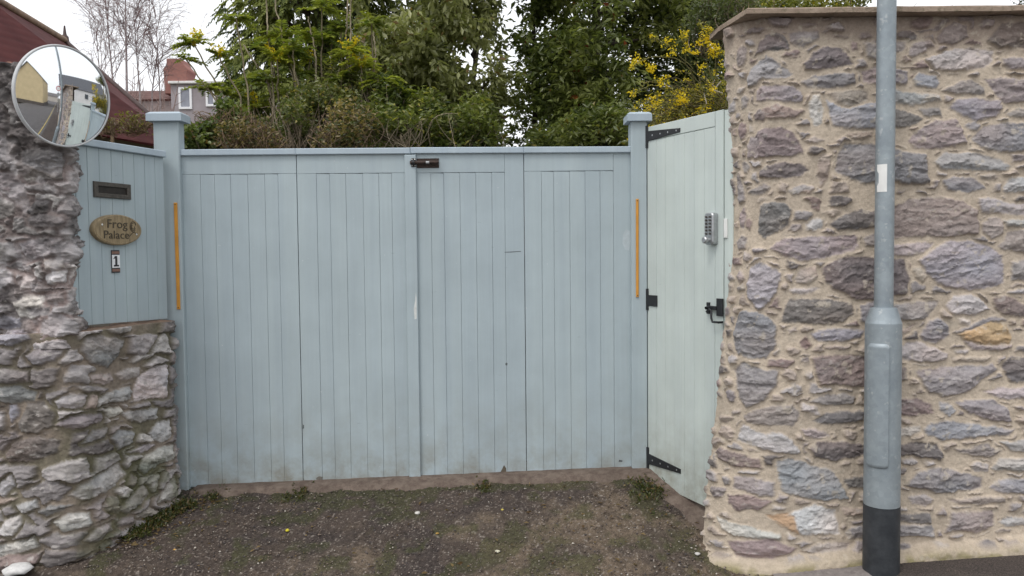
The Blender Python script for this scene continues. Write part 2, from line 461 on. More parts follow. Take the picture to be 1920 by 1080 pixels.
RIGHT_STONES = parse(STONES_A, 1440, 0, 3) + parse(STONES_B, 1300, 360, 3) + parse(STONES_C, 1300, 720, 3) + parse(STONES_D, 1330, 0, 5.4) + parse(STONES_E, 1330, 180, 5.4)
STONES_F = """
g 345,130 360,75 420,60 520,85 500,150 450,195 380,175
g 150,150 200,110 290,125 260,170 180,190
u 25,80 60,50 150,45 165,75 90,110 40,100
g 20,220 60,200 160,215 170,255 80,265 20,255
w 560,290 580,240 640,200 700,185 705,320 640,325 570,338
l 485,225 540,200 590,200 580,235 510,252
m 380,230 470,220 475,250 440,270 390,265
l 405,345 450,300 550,280 550,330 450,345 410,360
l 280,340 320,310 370,315 355,360 290,365
n 365,370 385,310 410,310 400,365
d 120,430 150,350 220,340 260,390 255,440 200,480 130,470
g 280,440 320,400 430,390 430,420 330,455
w 440,375 500,362 520,385 460,412
l 510,390 600,375 660,370 655,410 580,425 530,410
w 630,470 660,430 715,415 725,480 680,510 640,500
l 465,490 500,460 570,465 560,510 500,545
g 350,520 390,460 455,450 440,490
l 530,555 600,525 650,520 600,550
w 570,620 600,570 680,530 730,520 725,580 660,600 600,640
w 325,730 340,690 420,640 500,600 525,640 480,690 400,730 350,750
d 70,560 100,510 200,490 280,510 270,560 180,590 90,590
w 0,540 30,570 35,630 0,660
l 40,720 60,670 100,650 110,690 70,740
l 120,770 200,750 210,785 150,800
g 205,800 260,770 320,785 240,820
w 285,850 320,800 370,800 370,845 310,875
l 410,780 450,735 480,740 480,800 430,800
w 485,790 540,735 590,690 610,720 570,770 510,805
w 640,760 690,680 720,645 725,730 690,750
w 355,915 380,870 450,845 450,870 390,920
m 470,850 490,825 535,820 530,845 480,860
n 550,820 600,785 640,795 590,820
m 525,690 545,640 565,660 550,700
w 50,890 80,830 140,810 150,850 110,890 60,895
w 30,940 120,920 200,905 220,940 120,965 60,970
l -20,790 60,795 70,835 -20,840
n -20,740 60,745 120,740 60,770 -20,780
r 60,975 230,965 220,1000 150,1030 60,1040 -20,1020 -20,980
u 80,360 110,355 120,390 95,430 80,400
g 20,280 120,275 190,300 180,340 90,350 20,330
"""
# tall wall on the left, from a 3x enlargement at (0, 300)
STONES_G = """
l -10,240 60,215 130,250 120,310 60,330 -10,320
k 190,290 240,230 320,240 300,290 220,310
g 200,330 280,300 380,320 375,370 260,380 210,360
u -10,660 60,610 120,640 120,700 60,725 -10,715
w 150,690 200,650 240,670 230,720 160,735
w 310,650 350,620 415,625 410,680 350,700 315,690
w 120,800 200,760 300,770 290,850 230,900 160,880
u 20,900 80,880 160,890 160,940 80,955 30,940
u 40,1010 100,960 180,960 215,1000 150,1030 60,1035
k -10,740 100,735 110,800 -10,800
g 160,480 280,430 380,450 370,530 250,560 190,540
d 190,90 300,0 390,0 385,100 280,110 200,120
m 40,60 140,100 200,200 130,230 60,170
w -10,380 60,360 90,390 30,415 -10,410
n 300,560 390,560 395,600 310,610
g 200,830 320,820 330,870 220,880
m 300,760 390,750 400,800 320,810
g 0,460 120,470 160,540 60,590 0,560
"""
STONES_H = """
d -20,190 60,160 130,190 130,260 60,290 -20,280
g -20,320 60,290 110,330 110,390 40,410 -20,400
d -20,430 60,420 130,470 120,640 60,700 -20,640
g 240,780 330,740 430,760 500,780 510,900 480,960 330,900 260,870
l 130,700 200,690 210,760 150,800
"""
def rubble(a, z, spec):
    """height (m) and colour of a rubble wall sampled at face coordinates a, z (same shape)"""
    sh = a.shape; seed = spec.get('seed', 0)
    wa = a + 0.010 * (fbm(a * 22 + seed, z * 22, 3) - 0.5) * 2 + 0.0035 * (vn(a * 130, z * 130 + seed) - 0.5) * 2
    wz = z + 0.010 * (fbm(a * 22 + 90, z * 22 + seed, 3) - 0.5) * 2 + 0.0035 * (vn(a * 130 + 40, z * 130) - 0.5) * 2
    big = fbm(a * 2.3 + seed, z * 2.3 + 5, 3)
    fine = fbm(a * 60, z * 60 + seed, 4, 0.6)
    grit = vn(a * 240, z * 240)
    h = 0.010 * (fbm(a * 9, z * 9 + 3, 3) - 0.5) + 0.005 * (fine - 0.5) + 0.0014 * (grit - 0.5)
    mort = np.array(spec['mortar']); mort2 = np.array(spec['mortar2'])
    tmix = sstep(0.35, 0.65, fbm(a * 3.1 + 9, z * 3.1 + seed, 4))[..., None]
    c = (mort * (1 - tmix) + mort2 * tmix) * (0.90 + 0.20 * fine)[..., None] * (0.97 + 0.06 * grit)[..., None]
    near = np.full(sh, -1.0)
    rs = np.random.RandomState(5 + seed)

    def relief(along, bed, ph, lay, key=0.0):
        """broken, bedded stone: irregular ledges where it has split, rough facets elsewhere"""
        q = bed * lay + 2.4 * fbm(along * 5 + ph, bed * 9 + ph, 3) + 0.6 * vn(along * 26 + ph, bed * 30)
        saw = q - np.floor(q); led = saw ** 2.2
        on = sstep(0.34, 0.66, vn(along * 5 + ph + 9, bed * 9 + 3 + np.floor(q) * 1.7))
        rough = fbm(along * 16 + ph, bed * 30 + ph, 5, 0.6); rid = 1 - np.abs(2 * fbm(along * 9 + ph + 4, bed * 17 + ph, 4, 0.55) - 1)
        hh = spec.get('layer', 0.010) * (led - 0.4) * on + 0.022 * (rough - 0.5) + 0.014 * (rid - 0.8)
        crack = sstep(0.90, 0.99, saw) * on * sstep(0.40, 0.6, vn(along * 9 + ph + 2, bed * 14))
        return hh - 0.007 * crack, rough, crack, rid

    def paint(sl, m, hgt, base, tilt, lay):
        A = wa[sl]; Z = wz[sl]
        bed = (Z * math.cos(tilt) - A * math.sin(tilt)); along = (A * math.cos(tilt) + Z * math.sin(tilt))
        ph = rs.rand() * 50
        rl, rough, crack, rid = relief(along, bed, ph, lay)
        hh = hgt + rl
        tone = 0.70 + 0.60 * rough
        tint = vn(along * 5 + ph, bed * 8 + 7)[..., None]
        cc = base * (1 + (tint - 0.5) * np.array([0.22, 0.10, 0.02])) * tone[..., None] * (1 - 0.35 * crack[..., None])
        quartz = sstep(0.66, 0.80, fbm(along * 24 + ph, bed * 60, 3))[..., None] * spec.get('quartz', 0.3)
        cc = cc * (1 - quartz) + np.array([0.52, 0.49, 0.46]) * quartz
        m3 = m[..., None]
        c[sl] = c[sl] * (1 - m3) + cc * m3
        h[sl] = h[sl] * (1 - m) + hh * m

    for letter, pts, tilt in spec.get('stones', []):
        P = np.array(pts); lo = P.min(0) - 0.03; hi = P.max(0) + 0.03
        rows = np.where((a.max(1) >= lo[0]) & (a.min(1) <= hi[0]))[0]; cols = np.where((z.max(0) >= lo[1]) & (z.min(0) <= hi[1]))[0]
        if len(rows) < 2 or len(cols) < 2: continue
        sl = (slice(rows[0], rows[-1] + 1), slice(cols[0], cols[-1] + 1))
        A = wa[sl]; Z = wz[sl]; d = np.full(A.shape, 9.0); ins = np.zeros(A.shape, bool)
        for i in range(len(P)):
            p, q = P[i - 1], P[i]; e = q - p; L2 = max(1e-9, e @ e)
            t = np.clip(((A - p[0]) * e[0] + (Z - p[1]) * e[1]) / L2, 0, 1)
            d = np.minimum(d, np.hypot(A - p[0] - t * e[0], Z - p[1] - t * e[1]))
            cr = ((p[1] > Z) != (q[1] > Z)) & (A < (q[0] - p[0]) * (Z - p[1]) / (q[1] - p[1] + 1e-12) + p[0]); ins ^= cr
        s = np.where(ins, d, -d); near[sl] = np.maximum(near[sl], s)
        if letter == '-': continue
        cen = P.mean(0); ext = P.max(0) - P.min(0)
        tx, tz = rs.uniform(-.10, .10), rs.uniform(-.14, .05)
        amp = spec.get('amp', 0.020) * rs.uniform(0.7, 1.25)
        edge = sstep(-0.009, 0.004 + 0.006 * rs.rand(), s)
        hgt = amp * (0.55 + 0.45 * sstep(0, 0.04, s)) + np.clip(tx * (A - cen[0]) + tz * (Z - cen[1]), -0.018, 0.018)
        base = np.array(PAL[letter]) * rs.uniform(0.88, 1.14) * np.array([1 + rs.uniform(-.05, .05), 1, 1 + rs.uniform(-.05, .05)])
        paint(sl, edge, hgt, base, tilt + rs.uniform(-.12, .12), rs.uniform(9, 24) * spec.get('lay', 1))
    # smaller rubble between them
    ca, cz = spec['cell']; ga = wa / ca + 0.35 * np.sin(np.floor(wz / cz) * 2.1); gz = wz / cz
    ia = np.floor(ga).astype(int); iz = np.floor(gz).astype(int)
    F1 = np.full(sh, 9.0); F2 = np.full(sh, 9.0); ID = np.zeros(sh, int)
    for da in (-1, 0, 1):
        for dz in (-1, 0, 1):
            ua = ia + da; uz = iz + dz; k1 = _T[(ua * 7 + uz * 13 + seed) & 255, (uz * 3 + ua) & 255]; k2 = _T[(ua * 5 + 91 + seed) & 255, (uz * 11 + ua * 2) & 255]
            D = np.hypot((ga - ua - 0.1 - 0.8 * k1) * 1.0, (gz - uz - 0.1 - 0.8 * k2))
            idd = (ua & 1023) * 1024 + (uz & 1023)
            F2 = np.where(D < F1, F1, np.minimum(F2, D)); ID = np.where(D < F1, idd, ID); F1 = np.minimum(F1, D)
    e = (F2 - F1) * min(ca, cz) * 0.5
    r1 = _T[ID & 255, (ID >> 8) & 255]; r2 = _T[(ID * 3 + 5) & 255, (ID >> 6) & 255]; r3 = _T[(ID * 7 + 9) & 255, (ID >> 5) & 255]
    keep = (r1 < spec['fill'])
    free = 1 - sstep(-0.026, -0.013, near)
    m = sstep(spec.get('gap', .003) + 0.006 * r2, spec.get('gap', .003) + 0.010 + 0.008 * r2, e) * keep * free
    keys = spec['fillpal']; pal = np.array([PAL[k] for k in keys]); base = pal[(r3 * 997).astype(int) % len(keys)] * (0.82 + 0.36 * r2)[..., None]
    hgt = spec.get('amp', 0.02) * (0.5 + 0.8 * r2) + 0.25 * np.minimum(e, 0.04)
    rl, rough, crack, rid = relief(wa + r3 * 3, wz + r1 * 5 + (r2 - .5) * .5 * wa, 3.0, 17.0)
    hh = hgt + rl
    cc = base * (0.70 + 0.60 * rough)[..., None] * (1 - .35 * crack[..., None])
    quartz = sstep(0.66, 0.80, fbm(wa * 24 + r3 * 9, wz * 60, 3))[..., None] * spec.get('quartz', 0.3); cc = cc * (1 - quartz) + np.array([0.52, 0.49, 0.46]) * quartz
    h = h * (1 - m) + hh * m; c = c * (1 - m[..., None]) + cc * m[..., None]
    return h, c, big, fine

def poly_path(pts, step, arad):
    """resample a plan polyline with rounded corners; returns XY (n,2) and arc length from the first point"""
    P = np.array(pts, float)
    out = [P[0]]
    for i in range(1, len(P) - 1):
        u = P[i - 1] - P[i]; v = P[i + 1] - P[i]; r = min(arad, 0.45 * np.linalg.norm(u), 0.45 * np.linalg.norm(v))
        A = P[i] + u / np.linalg.norm(u) * r; B = P[i] + v / np.linalg.norm(v) * r
        for t in np.linspace(0, 1, 8): out.append((1 - t) ** 2 * A + 2 * t * (1 - t) * P[i] + t * t * B)
    out.append(P[-1]); Q = np.array(out); s = np.r_[0, np.cumsum(np.linalg.norm(np.diff(Q, axis=0), axis=1))]
    return Q, s

STREET_Y = 4.36
# --- right wall: front along the pavement, a rounded corner, an end return back to the garden door
XB = lambda z: np.interp(z, [-0.4, 0.13, 0.57, 1.04, 1.4, 1.76, 2.42, 2.9], [1.09, 1.125, 1.178, 1.228, 1.268, 1.290, 1.268, 1.235])
XC = lambda z: np.interp(z, [-0.4, -0.1, 0.4, 1.2, 2.0, 2.9], [1.365, 1.36, 1.36, 1.345, 1.325, 1.31])
def build_right_wall():
    zr = np.r_[np.arange(-0.42, 2.855, 0.0046), 2.86]
    ut = np.r_[np.arange(0, 0.40, 0.0045)]                       # along the return, then round the corner
    front = np.r_[np.arange(0.0, 1.62, 0.0046), np.arange(1.62, 3.6, 0.009), np.arange(3.6, 6, 0.02), np.arange(6, 13, 0.06)]
    nret = len(ut); n = nret + len(front)
    X = np.zeros((n, len(zr))); Y = np.zeros_like(X); A = np.zeros_like(X)
    xb = XB(zr) * (4.575 / 4.66); xc = XC(zr); yb = 4.575
    t = ut / 0.40
    # return: quadratic bend from (xb, yb) into the front line, tangent to it
    for i, tt in enumerate(t):
        p0x, p0y = xb, yb; p1x, p1y = xb + 0.25 * (xc - xb), STREET_Y + 0.03; p2x, p2y = xc + 0.14, STREET_Y
        X[i] = (1 - tt) ** 2 * p0x + 2 * tt * (1 - tt) * p1x + tt * tt * p2x
        Y[i] = (1 - tt) ** 2 * p0y + 2 * tt * (1 - tt) * p1y + tt * tt * p2y
        A[i] = xc + 0.14 - 0.40 * (1 - tt)
    for j, f in enumerate(front):
        X[nret + j] = xc + 0.14 + f; Y[nret + j] = STREET_Y; A[nret + j] = X[nret + j]
    Z = np.broadcast_to(zr, X.shape)
    Y = Y + 0.015 * np.clip(Z - 0.5, 0, 3) - 0.02 * np.clip(0.4 - Z, 0, 1)
    stones = []
    for letter, pp in RIGHT_STONES:
        pts = [at(x, y, STREET_Y - 0.01) for x, y in pp]; stones.append((letter, [(p[0], p[2]) for p in pts], 0.0))
    for k in range(1, 4):                                        # the wall goes on past the frame with stones of the same kinds
        for letter, pts, tl in list(stones[:len(RIGHT_STONES)]):
            cx_ = np.mean([p[0] for p in pts])
            if 1.50 < cx_ < 2.84: stones.append((letter, [((2.86 + 1.36 * (k - 1)) + ((2.86 - p[0]) if k % 2 else (p[0] - 1.50)), 2.78 - p[1] if k == 2 else p[1]) for p in pts], 0.0))
    sp = dict(stones=stones, mortar=(.520, .440, .352), mortar2=(.455, .385, .310), cell=(.125, .068), fill=0.80, fillpal='gmnlgnpdmnlr', amp=0.017, seed=3, layer=0.013)
    h, c, big, fine = rubble(A, Z, sp)
    # plain mortar haunch along the foot and under the coping
    foot = zfront(X) + 0.048 + 0.05 * (fbm(A * 5, Z * 0 + 2, 3) - 0.5)
    ft = 1 - sstep(-0.02, 0.03, Z - foot)
    mor = np.array([.44, .37, .285]) * (0.85 + 0.3 * fine)[..., None]
    moss = (sstep(0.45, 0.62, fbm(A * 7 + 4, Z * 9, 4)) * (1 - sstep(0.0, 0.05, Z - zfront(X) - 0.005)))[..., None]
    mor = mor * (1 - moss * 0.8) + np.array([.24, .215, .10]) * moss * 0.8
    c = c * (1 - ft[..., None]) + mor * ft[..., None]
    h = h * (1 - ft) + (0.030 + 0.05 * (1 - sstep(-0.05, 0.09, Z - foot)) + 0.008 * (fine - 0.5)) * ft
    # damp purple-brown staining that runs down from the coping with a ragged edge
    top = sstep(-0.13, 0.0, Z - 2.80 + 0.10 * (fbm(A * 6 + 3, Z * 3, 4) - 0.5) * 2)
    c = c * (1 - 0.55 * top[..., None]) + np.array([.20, .145, .125]) * 0.55 * top[..., None]
    lich = (sstep(0.70, 0.78, fbm(A * 26 + 8, Z * 26, 4)) * 0.5)[..., None]
    c = c * (1 - lich) + np.array([.50, .44, .36]) * lich
    fade = np.ones(n); fade[:nret] = 0.45 + 0.55 * sstep(0.0, 0.2, t); fade = fade[:, None] + (1 - fade[:, None]) * (1 - sstep(.55, .95, zr))[None]; h = h * fade   # lies close against the door frame
    # normals
    P = np.stack([X, Y, Z], -1)
    du = np.gradient(P, axis=0); dv = np.gradient(P, axis=1); Nn = np.cross(du, dv); Nn /= np.linalg.norm(Nn, axis=-1, keepdims=True) + 1e-9
    if Nn[-1, 0, 1] > 0: Nn = -Nn
    Q = P + Nn * h[..., None]
    # back and top so that the wall is solid
    back = Q.copy()[:, :2]; F = grid_faces(n, len(zr)); V = Q.reshape(-1, 3); C = c.reshape(-1, 3)
    bv = []; 
    xs = [float(Q[0, -1, 0]), 14.6]
    bb = np.array([[1.31, 4.67, -.42], [14.6, 4.80, -.42], [14.6, 4.80, 2.86], [1.31, 4.67, 2.86], [14.6, 4.37, -.42], [14.6, 4.40, 2.86], [1.36, 4.42, 2.86]])
    Fb = np.array([[0, 3, 2, 1], [1, 2, 5, 4], [2, 3, 6, 5]]) + len(V)
    V = np.concatenate([V, bb]); C = np.concatenate([C, np.tile([.36, .28, .2], (7, 1))]); F = np.concatenate([F, Fb])
    root = empty('stone_wall', (2.2, 4.5, -0.1))
    tag(root, 'tall rubble wall of mauve grey stones in sandy mortar behind the lamp post', 'stone wall')
    o = mesh_np('masonry', V, F, M['stone'], root, C, True)
    # coping: one long thin slab with a cut corner
    bm = bmesh.new()
    zt = 2.862
    def ring(pl, z, jit=0.0): return [bm.verts.new((x, y, z)) for x, y in pl]
    cl = [at(1345, 66, 4.68), at(1400, 32, 4.315)]
    plan = [(cl[0][0] - .005, 4.84), (cl[0][0], 4.66), (cl[1][0] + .0, 4.31)] + [(1.4 + k * 0.06, 4.31 + 0.004 * math.sin(k * 1.7) + random.uniform(-.003, .003)) for k in range(1, 30)] + [(3.4, 4.31), (6, 4.31), (14.7, 4.31), (14.7, 4.84)]
    zz = [random.uniform(-.0025, .0025) for _ in plan]
    r0 = [bm.verts.new((x, y, zt + q)) for (x, y), q in zip(plan, zz)]; r1 = [bm.verts.new((x, y, zt + .024 + q)) for (x, y), q in zip(plan, zz)]
    cx, cy = 5.0, 4.6
    r2 = [bm.verts.new((x + (.006 if y < 4.7 else -.006) * (1 if x < 14 else -1), y + (.006 if y < 4.7 else -.006), zt + .030 + q)) for (x, y), q in zip(plan, zz)]
    m_ = len(plan)
    for i in range(m_):
        j = (i + 1) % m_; bm.faces.new((r0[i], r0[j], r1[j], r1[i])); bm.faces.new((r1[i], r1[j], r2[j], r2[i]))
    bm.faces.new(r2); bm.faces.new(r0[::-1])
    n = N('coping_stone', 0.9, 0, 0.2); f = n.noise(9, 6, 0.65)
    n.col(n.mix(n.ramp(n.noise(38, 5, .7), [(.52, 0.0), (.66, .6)]), n.ramp(f, [(.3, (.25, .19, .145)), (.7, (.40, .315, .25))]), (.12, .115, .07))); n.bump(n.noise(70, 5, .7), .006)
    bm_link('coping', bm, n.m, root)
    return root

build_right_wall()

# --- left: low wall under the letter-box panel, running into the tall rough wall along the street
PANEL = Frame((-2.483, 4.53), (-2.247 + 2.483, 5.2 - 4.53))
LOWF = Frame(tuple((np.array([-2.483, 4.53, 0]) + PANEL.N * 0.05)[:2]), tuple(PANEL.S[:2]))
_c1 = at(126, 445, 4.43); _c2 = at(0, 1060, 4.37)
def wall_sheet(pts, rrad, z0, z1, aoff, step, coarse_after, spec, top_back, topcol, cap_start=True):
    Q, s = poly_path(pts, step, rrad)
    S_ = np.r_[np.arange(0, coarse_after - 1.65, step), np.arange(coarse_after - 1.65, coarse_after, step * 2), np.arange(coarse_after, s[-1], 0.03)]
    X = np.interp(S_, s, Q[:, 0]); Y = np.interp(S_, s, Q[:, 1])
    zr = np.r_[np.arange(z0, z1, step), z1]
    A = np.repeat((aoff - S_)[:, None], len(zr), 1); Z = np.repeat(zr[None], len(S_), 0)
    h, c, big, fine = rubble(A[::-1], Z[::-1], spec); h = h[::-1]; c = c[::-1]; big = big[::-1]; fine = fine[::-1]
    T = np.gradient(np.stack([X, Y], -1), axis=0); T /= np.linalg.norm(T, axis=1, keepdims=True)
    Nn = np.stack([-T[:, 1], T[:, 0], 0 * X], -1)
    if Nn[-1, 1] > 0: Nn = -Nn
    return np.stack([np.repeat(X[:, None], len(zr), 1), np.repeat(Y[:, None], len(zr), 1), Z], -1), Nn, h, c, A, Z, fine

def with_top(P, Nn, h, c, back, zj, topc):
    Q = P + Nn[:, None, :] * h[..., None]
    rows = []; cols = []
    for k, b in enumerate(np.linspace(0.02, back, 14)):
        R = Q[:, -1].copy() - Nn * b; R[:, 2] += zj * (fbm(R[:, 0] * 14 + 3, R[:, 1] * 14 + 2 * k * 0, 4) - 0.35) * min(1, b / 0.05)
        rows.append(R); cols.append(np.array(topc)[None] * (0.6 + 0.8 * fbm(R[:, 0] * 30, R[:, 1] * 30, 4))[:, None])
    Q = np.concatenate([Q, np.stack(rows, 1)], 1); c = np.concatenate([c, np.stack(cols, 1)], 1)
    return Q, c

def build_left_wall():
    root = empty('stone_wall', (-2.7, 4.4, -0.1))
    tag(root, 'rough dark stone wall by the convex mirror, stepping down under the letter box panel', 'stone wall')
    e1 = LOWF.p(0.715, 0); e2 = LOWF.p(0.02, 0)
    eb = PANEL.p(0.735, 0, -0.12)
    # outlines: on the low oblique wall, and on the tall wall's street face
    stones = []
    a_corner = 0.0
    for letter, pp in parse(STONES_F, 0, 600, 2.25):
        if np.mean([x for x, y in pp]) > 118:
            stones.append((letter, [LOWF.px(x, y) for x, y in pp], -0.28))
        else:
            pts = [at(x, y, 4.39) for x, y in pp]; stones.append((letter, [(p[0] - LOWF.p(-0.10, 0).x - 0.10, p[2]) for p in pts], 0.0))
    ss2 = []
    for letter, pp in parse(STONES_G, 0, 300, 3) + parse(STONES_H, 0, 90, 4):
        pts = [at(x, y, 4.40) for x, y in pp]; ss2.append((letter, [(-(_c1[0] - p[0]) + 0.0, p[2]) for p in pts], 0.05))
    low = dict(stones=stones, mortar=(.185, .165, .120), mortar2=(.26, .215, .175), cell=(.21, .125), fill=0.94, fillpal='glgmgwgld', amp=0.028, seed=21, layer=0.020, quartz=0.55, gap=.001)
    e2c = LOWF.p(-0.10, 0)
    pts = [(eb.x, eb.y), (e1.x, e1.y), (e2c.x, e2c.y), (_c2[0], _c2[1] + .02), (-9, 4.2)]
    L1 = math.hypot(e1.x - eb.x, e1.y - eb.y); Lf = L1 + 0.715 + 0.10
    P, Nn, h, c, A, Z, fine = wall_sheet(pts, .10, -0.35, 1.185, L1 + 0.715, 0.005, Lf + 2.4, low, 0, None)
    # taper the ledge and belly of the low wall
    belly = 0.05 * (1 - sstep(-0.1, 0.55, Z)) + 0.02
    h = h + belly * sstep(-0.02, 0.05, 0.70 - A)
    mot = fbm(A * 11 + 30, Z * 14, 5, .65)[..., None]; c = c * (0.50 + 0.80 * mot); h = h + 0.018 * (fbm(A * 10 + 3, Z * 13, 3, .5) - 0.5) + 0.010 * (fbm(A * 40, Z * 44, 4, .6) - .5)
    mossm = (sstep(0.50, 0.64, fbm(A * 6 + 2, Z * 7, 4)) * (1 - sstep(0.15, 0.75, Z)) * sstep(-0.2, 0.1, A))[..., None]
    c = c * (1 - 0.6 * mossm) + np.array([.075, .085, .03]) * 0.6 * mossm
    Q, c = with_top(P, Nn, h, c, 0.16, 0.03, (.22, .15, .11))
    mesh_np('low_masonry', Q.reshape(-1, 3), grid_faces(*Q.shape[:2]), M['stone'], root, c.reshape(-1, 3), True)
    # tall part
    tall = dict(stones=ss2, mortar=(.235, .210, .205), mortar2=(.31, .245, .23), cell=(.20, .13), fill=0.9, fillpal='glgmgdgwgld', amp=0.022, seed=40, layer=0.014, quartz=0.65, gap=.0)
    pt = [(_c1[0] - .30, 4.76), (_c1[0] - .05, 4.64), (_c1[0], 4.42), (_c1[0] - .5, 4.385), (-9, 4.2)]
    Lt = sum(math.hypot(pt[i + 1][0] - pt[i][0], pt[i + 1][1] - pt[i][1]) for i in range(2))
    P, Nn, h, c, A, Z, fine = wall_sheet(pt, .09, 1.10, 2.66, Lt, 0.005, Lt + 2.4, tall, 0, None)
    h = h + 0.03 * (fbm(A * 5 + 3, Z * 5, 3) - 0.5) * 2 + 0.045 * (fbm(A * 9 + 3, Z * 9, 4, .55) - 0.5) + 0.03 * (fbm(A * 22 + 3, Z * 26, 4, .6) - 0.5) + 0.012 * (fbm(A * 40, Z * 44, 4, .6) - .5)
    mot = fbm(A * 12 + 30, Z * 12, 5, .65)[..., None]; c = c * (0.15 + 1.6 * mot)
    # darker ragged blotches that thicken towards the top, lime bloom lower down
    dark_upper = (sstep(0.40, 0.62, fbm(A * 4 + 7, Z * 4, 4) + 0.30 * (Z - 1.98)))[..., None]
    c = c * (1 - 0.62 * dark_upper) + np.array([.062, .056, .054]) * (0.6 + 0.8 * fine)[..., None] * 0.62 * dark_upper
    bloom = (sstep(0.48, 0.60, fbm(A * 9 + 1, Z * 9 + 4, 4)) * (1 - dark_upper[..., 0]) * sstep(1.2, 1.5, Z * 0 + 1.6))[..., None]
    c = c * (1 - 0.6 * bloom) + np.array([.50, .475, .485]) * (0.5 + mot) * 0.6 * bloom
    Q, c = with_top(P, Nn, h, c, 0.34, 0.07, (.19, .10, .075))
    mesh_np('tall_masonry', Q.reshape(-1, 3), grid_faces(*Q.shape[:2]), M['stone'], root, c.reshape(-1, 3), True)
build_left_wall()

# ------------------------------------------------------------------ the ground
def hexdisp(x, y): return fbm(x * 34, y * 34, 4, 0.62)
def build_ground():
    bm = bmesh.new()
    vs = [bm.verts.new(v) for v in ((-600, -600, -.5), (600, -600, -.5), (600, 600, -.5), (-600, 600, -.5))]; bm.faces.new(vs)
    g = N('earth', 0.95); g.col(g.ramp(g.noise(0.6, 6), [(.3, (.055, .05, .03)), (.7, (.10, .085, .05))]))
    tag(bm_link('ground', bm, g.m), kind='structure')
    # garden soil behind the gate
    xs = np.linspace(-9, 9, 60); ys = np.linspace(5.34, 16, 40); X, Y = np.meshgrid(xs, ys, indexing='ij')
    Z = zgate(X) - 0.06 + 0.05 * fbm(X * 2, Y * 2, 3)
    so = N('garden_soil', 0.95); so.col(so.ramp(so.noise(4, 6), [(.3, (.035, .03, .02)), (.7, (.075, .06, .035))]))
    tag(mesh_np('garden_ground', np.stack([X, Y, Z], -1).reshape(-1, 3), grid_faces(60, 40), so.m, None, None, True), kind='structure')
    # gravelly driveway ramp
    xs = np.arange(-2.75, 1.75, 0.0065); ys = np.arange(4.245, 5.34, 0.0065); X, Y = np.meshgrid(xs, ys, indexing='ij')
    base = zg(X, Y); st = fbm(X * 55, Y * 55, 3, .6); pe = vn(X * 120, Y * 120); und = fbm(X * 5, Y * 5, 3)
    Z = base + 0.018 * (und - .5) + 0.010 * (st - .5) + 0.006 * (pe - .5)
    Z = Z - 0.03 * sstep(4.33, 4.26, Y)
    t1 = fbm(X * 2.2 + 3, Y * 3.4, 4); t2 = fbm(X * 6 + 8, Y * 6, 4); sp = vn(X * 95 + 4, Y * 95)
    c = np.array([.080, .062, .052]) * (1 - sstep(.38, .62, t1 + .18 * sstep(-1.2, .6, X) - .09))[..., None] + np.array([.150, .115, .085]) * sstep(.38, .62, t1 + .18 * sstep(-1.2, .6, X) - .09)[..., None]
    pur = (sstep(.5, .66, t2))[..., None]; c = c * (1 - .5 * pur) + np.array([.060, .050, .050]) * .4 * pur
    c = c * (0.6 + 0.8 * st)[..., None] * (0.8 + 0.4 * pe)[..., None]
    lt = sstep(.80, .94, sp)[..., None] * .65; c = c * (1 - lt) + np.array([.36, .315, .275]) * lt
    mo = sstep(.46, .60, fbm(X * 4 + 1, Y * 6 + 9, 4) + .24 * sstep(4.92, 5.14, Y) - .22 * sstep(4.95, 4.6, Y) + .13 * np.exp(-((X + .55) / .8) ** 2) - .20)
    mo = np.maximum(mo, sstep(.42, .6, fbm(X * 7, Y * 7, 3) + .5 * np.exp(-(((X - .82) / .10) ** 2 + ((Y - 5.0) / .13) ** 2)) - .1))
    mo = (mo * (0.4 + 0.6 * st))[..., None] * .75; c = c * (1 - mo) + np.array([.055, .062, .022]) * (0.6 + .8 * pe)[..., None] * mo
    n = N('gravel_surface', 0.92, 0, .2); n.col(n.mix(1.0, n.attr(), n.ramp(n.noise(260, 3, .6), [(.3, (.45, .45, .45)), (.7, (1.6, 1.6, 1.6))]), 'MULTIPLY')); n.bump(n.noise(220, 4, .7), .008)
    tag(mesh_np('driveway', np.stack([X, Y, Z], -1).reshape(-1, 3), grid_faces(*X.shape), n.m, None, c.reshape(-1, 3), True), kind='structure')
    # tarmac: the footway past the wall on the right, and the road
    def tarmac(name, xs, ys, z_of, ca, cb, sc):
        X, Y = np.meshgrid(xs, ys, indexing='ij'); Z = z_of(X, Y)
        n = N(name + '_surface', 0.85, 0, .3); f = n.noise(2.2, 5); s = n.noise(sc, 3, .7)
        c = n.ramp(f, [(.3, ca), (.7, cb)]); c = n.mix(1.0, c, n.ramp(s, [(.3, (.45, .45, .45)), (.5, (1., 1., 1.)), (.68, (2.6, 2.45, 2.3))]), 'MULTIPLY')
        n.col(c); n.bump(n.noise(sc, 4, .7), .006)
        return tag(mesh_np(name, np.stack([X, Y, Z], -1).reshape(-1, 3), grid_faces(*X.shape), n.m, None, None, True), kind='structure')
    rz = lambda X, Y: zg(X, Y) + 0.003 * (fbm(X * 30, Y * 30, 3) - .5)
    tarmac('pavement', np.r_[np.arange(1.36, 3.6, .02), np.arange(3.6, 60, .5)], np.r_[np.arange(3.35, 4.0, .08), np.arange(4.0, 4.44, .02)], lambda X, Y: rz(X, Y), (.050, .042, .040), (.075, .062, .056), 150)
    tarmac('road', np.r_[np.arange(-60, -3, .5), np.arange(-3, 1.38, .03), np.arange(1.38, 61, .5)], np.r_[np.arange(-3.2, 3.4, .3), np.arange(3.4, 4.27, .03)], lambda X, Y: rz(X, Y) - .022 - .09 * sstep(3.36, 3.34, Y) * (X > 1.4), (.075, .072, .075), (.105, .101, .104), 170)
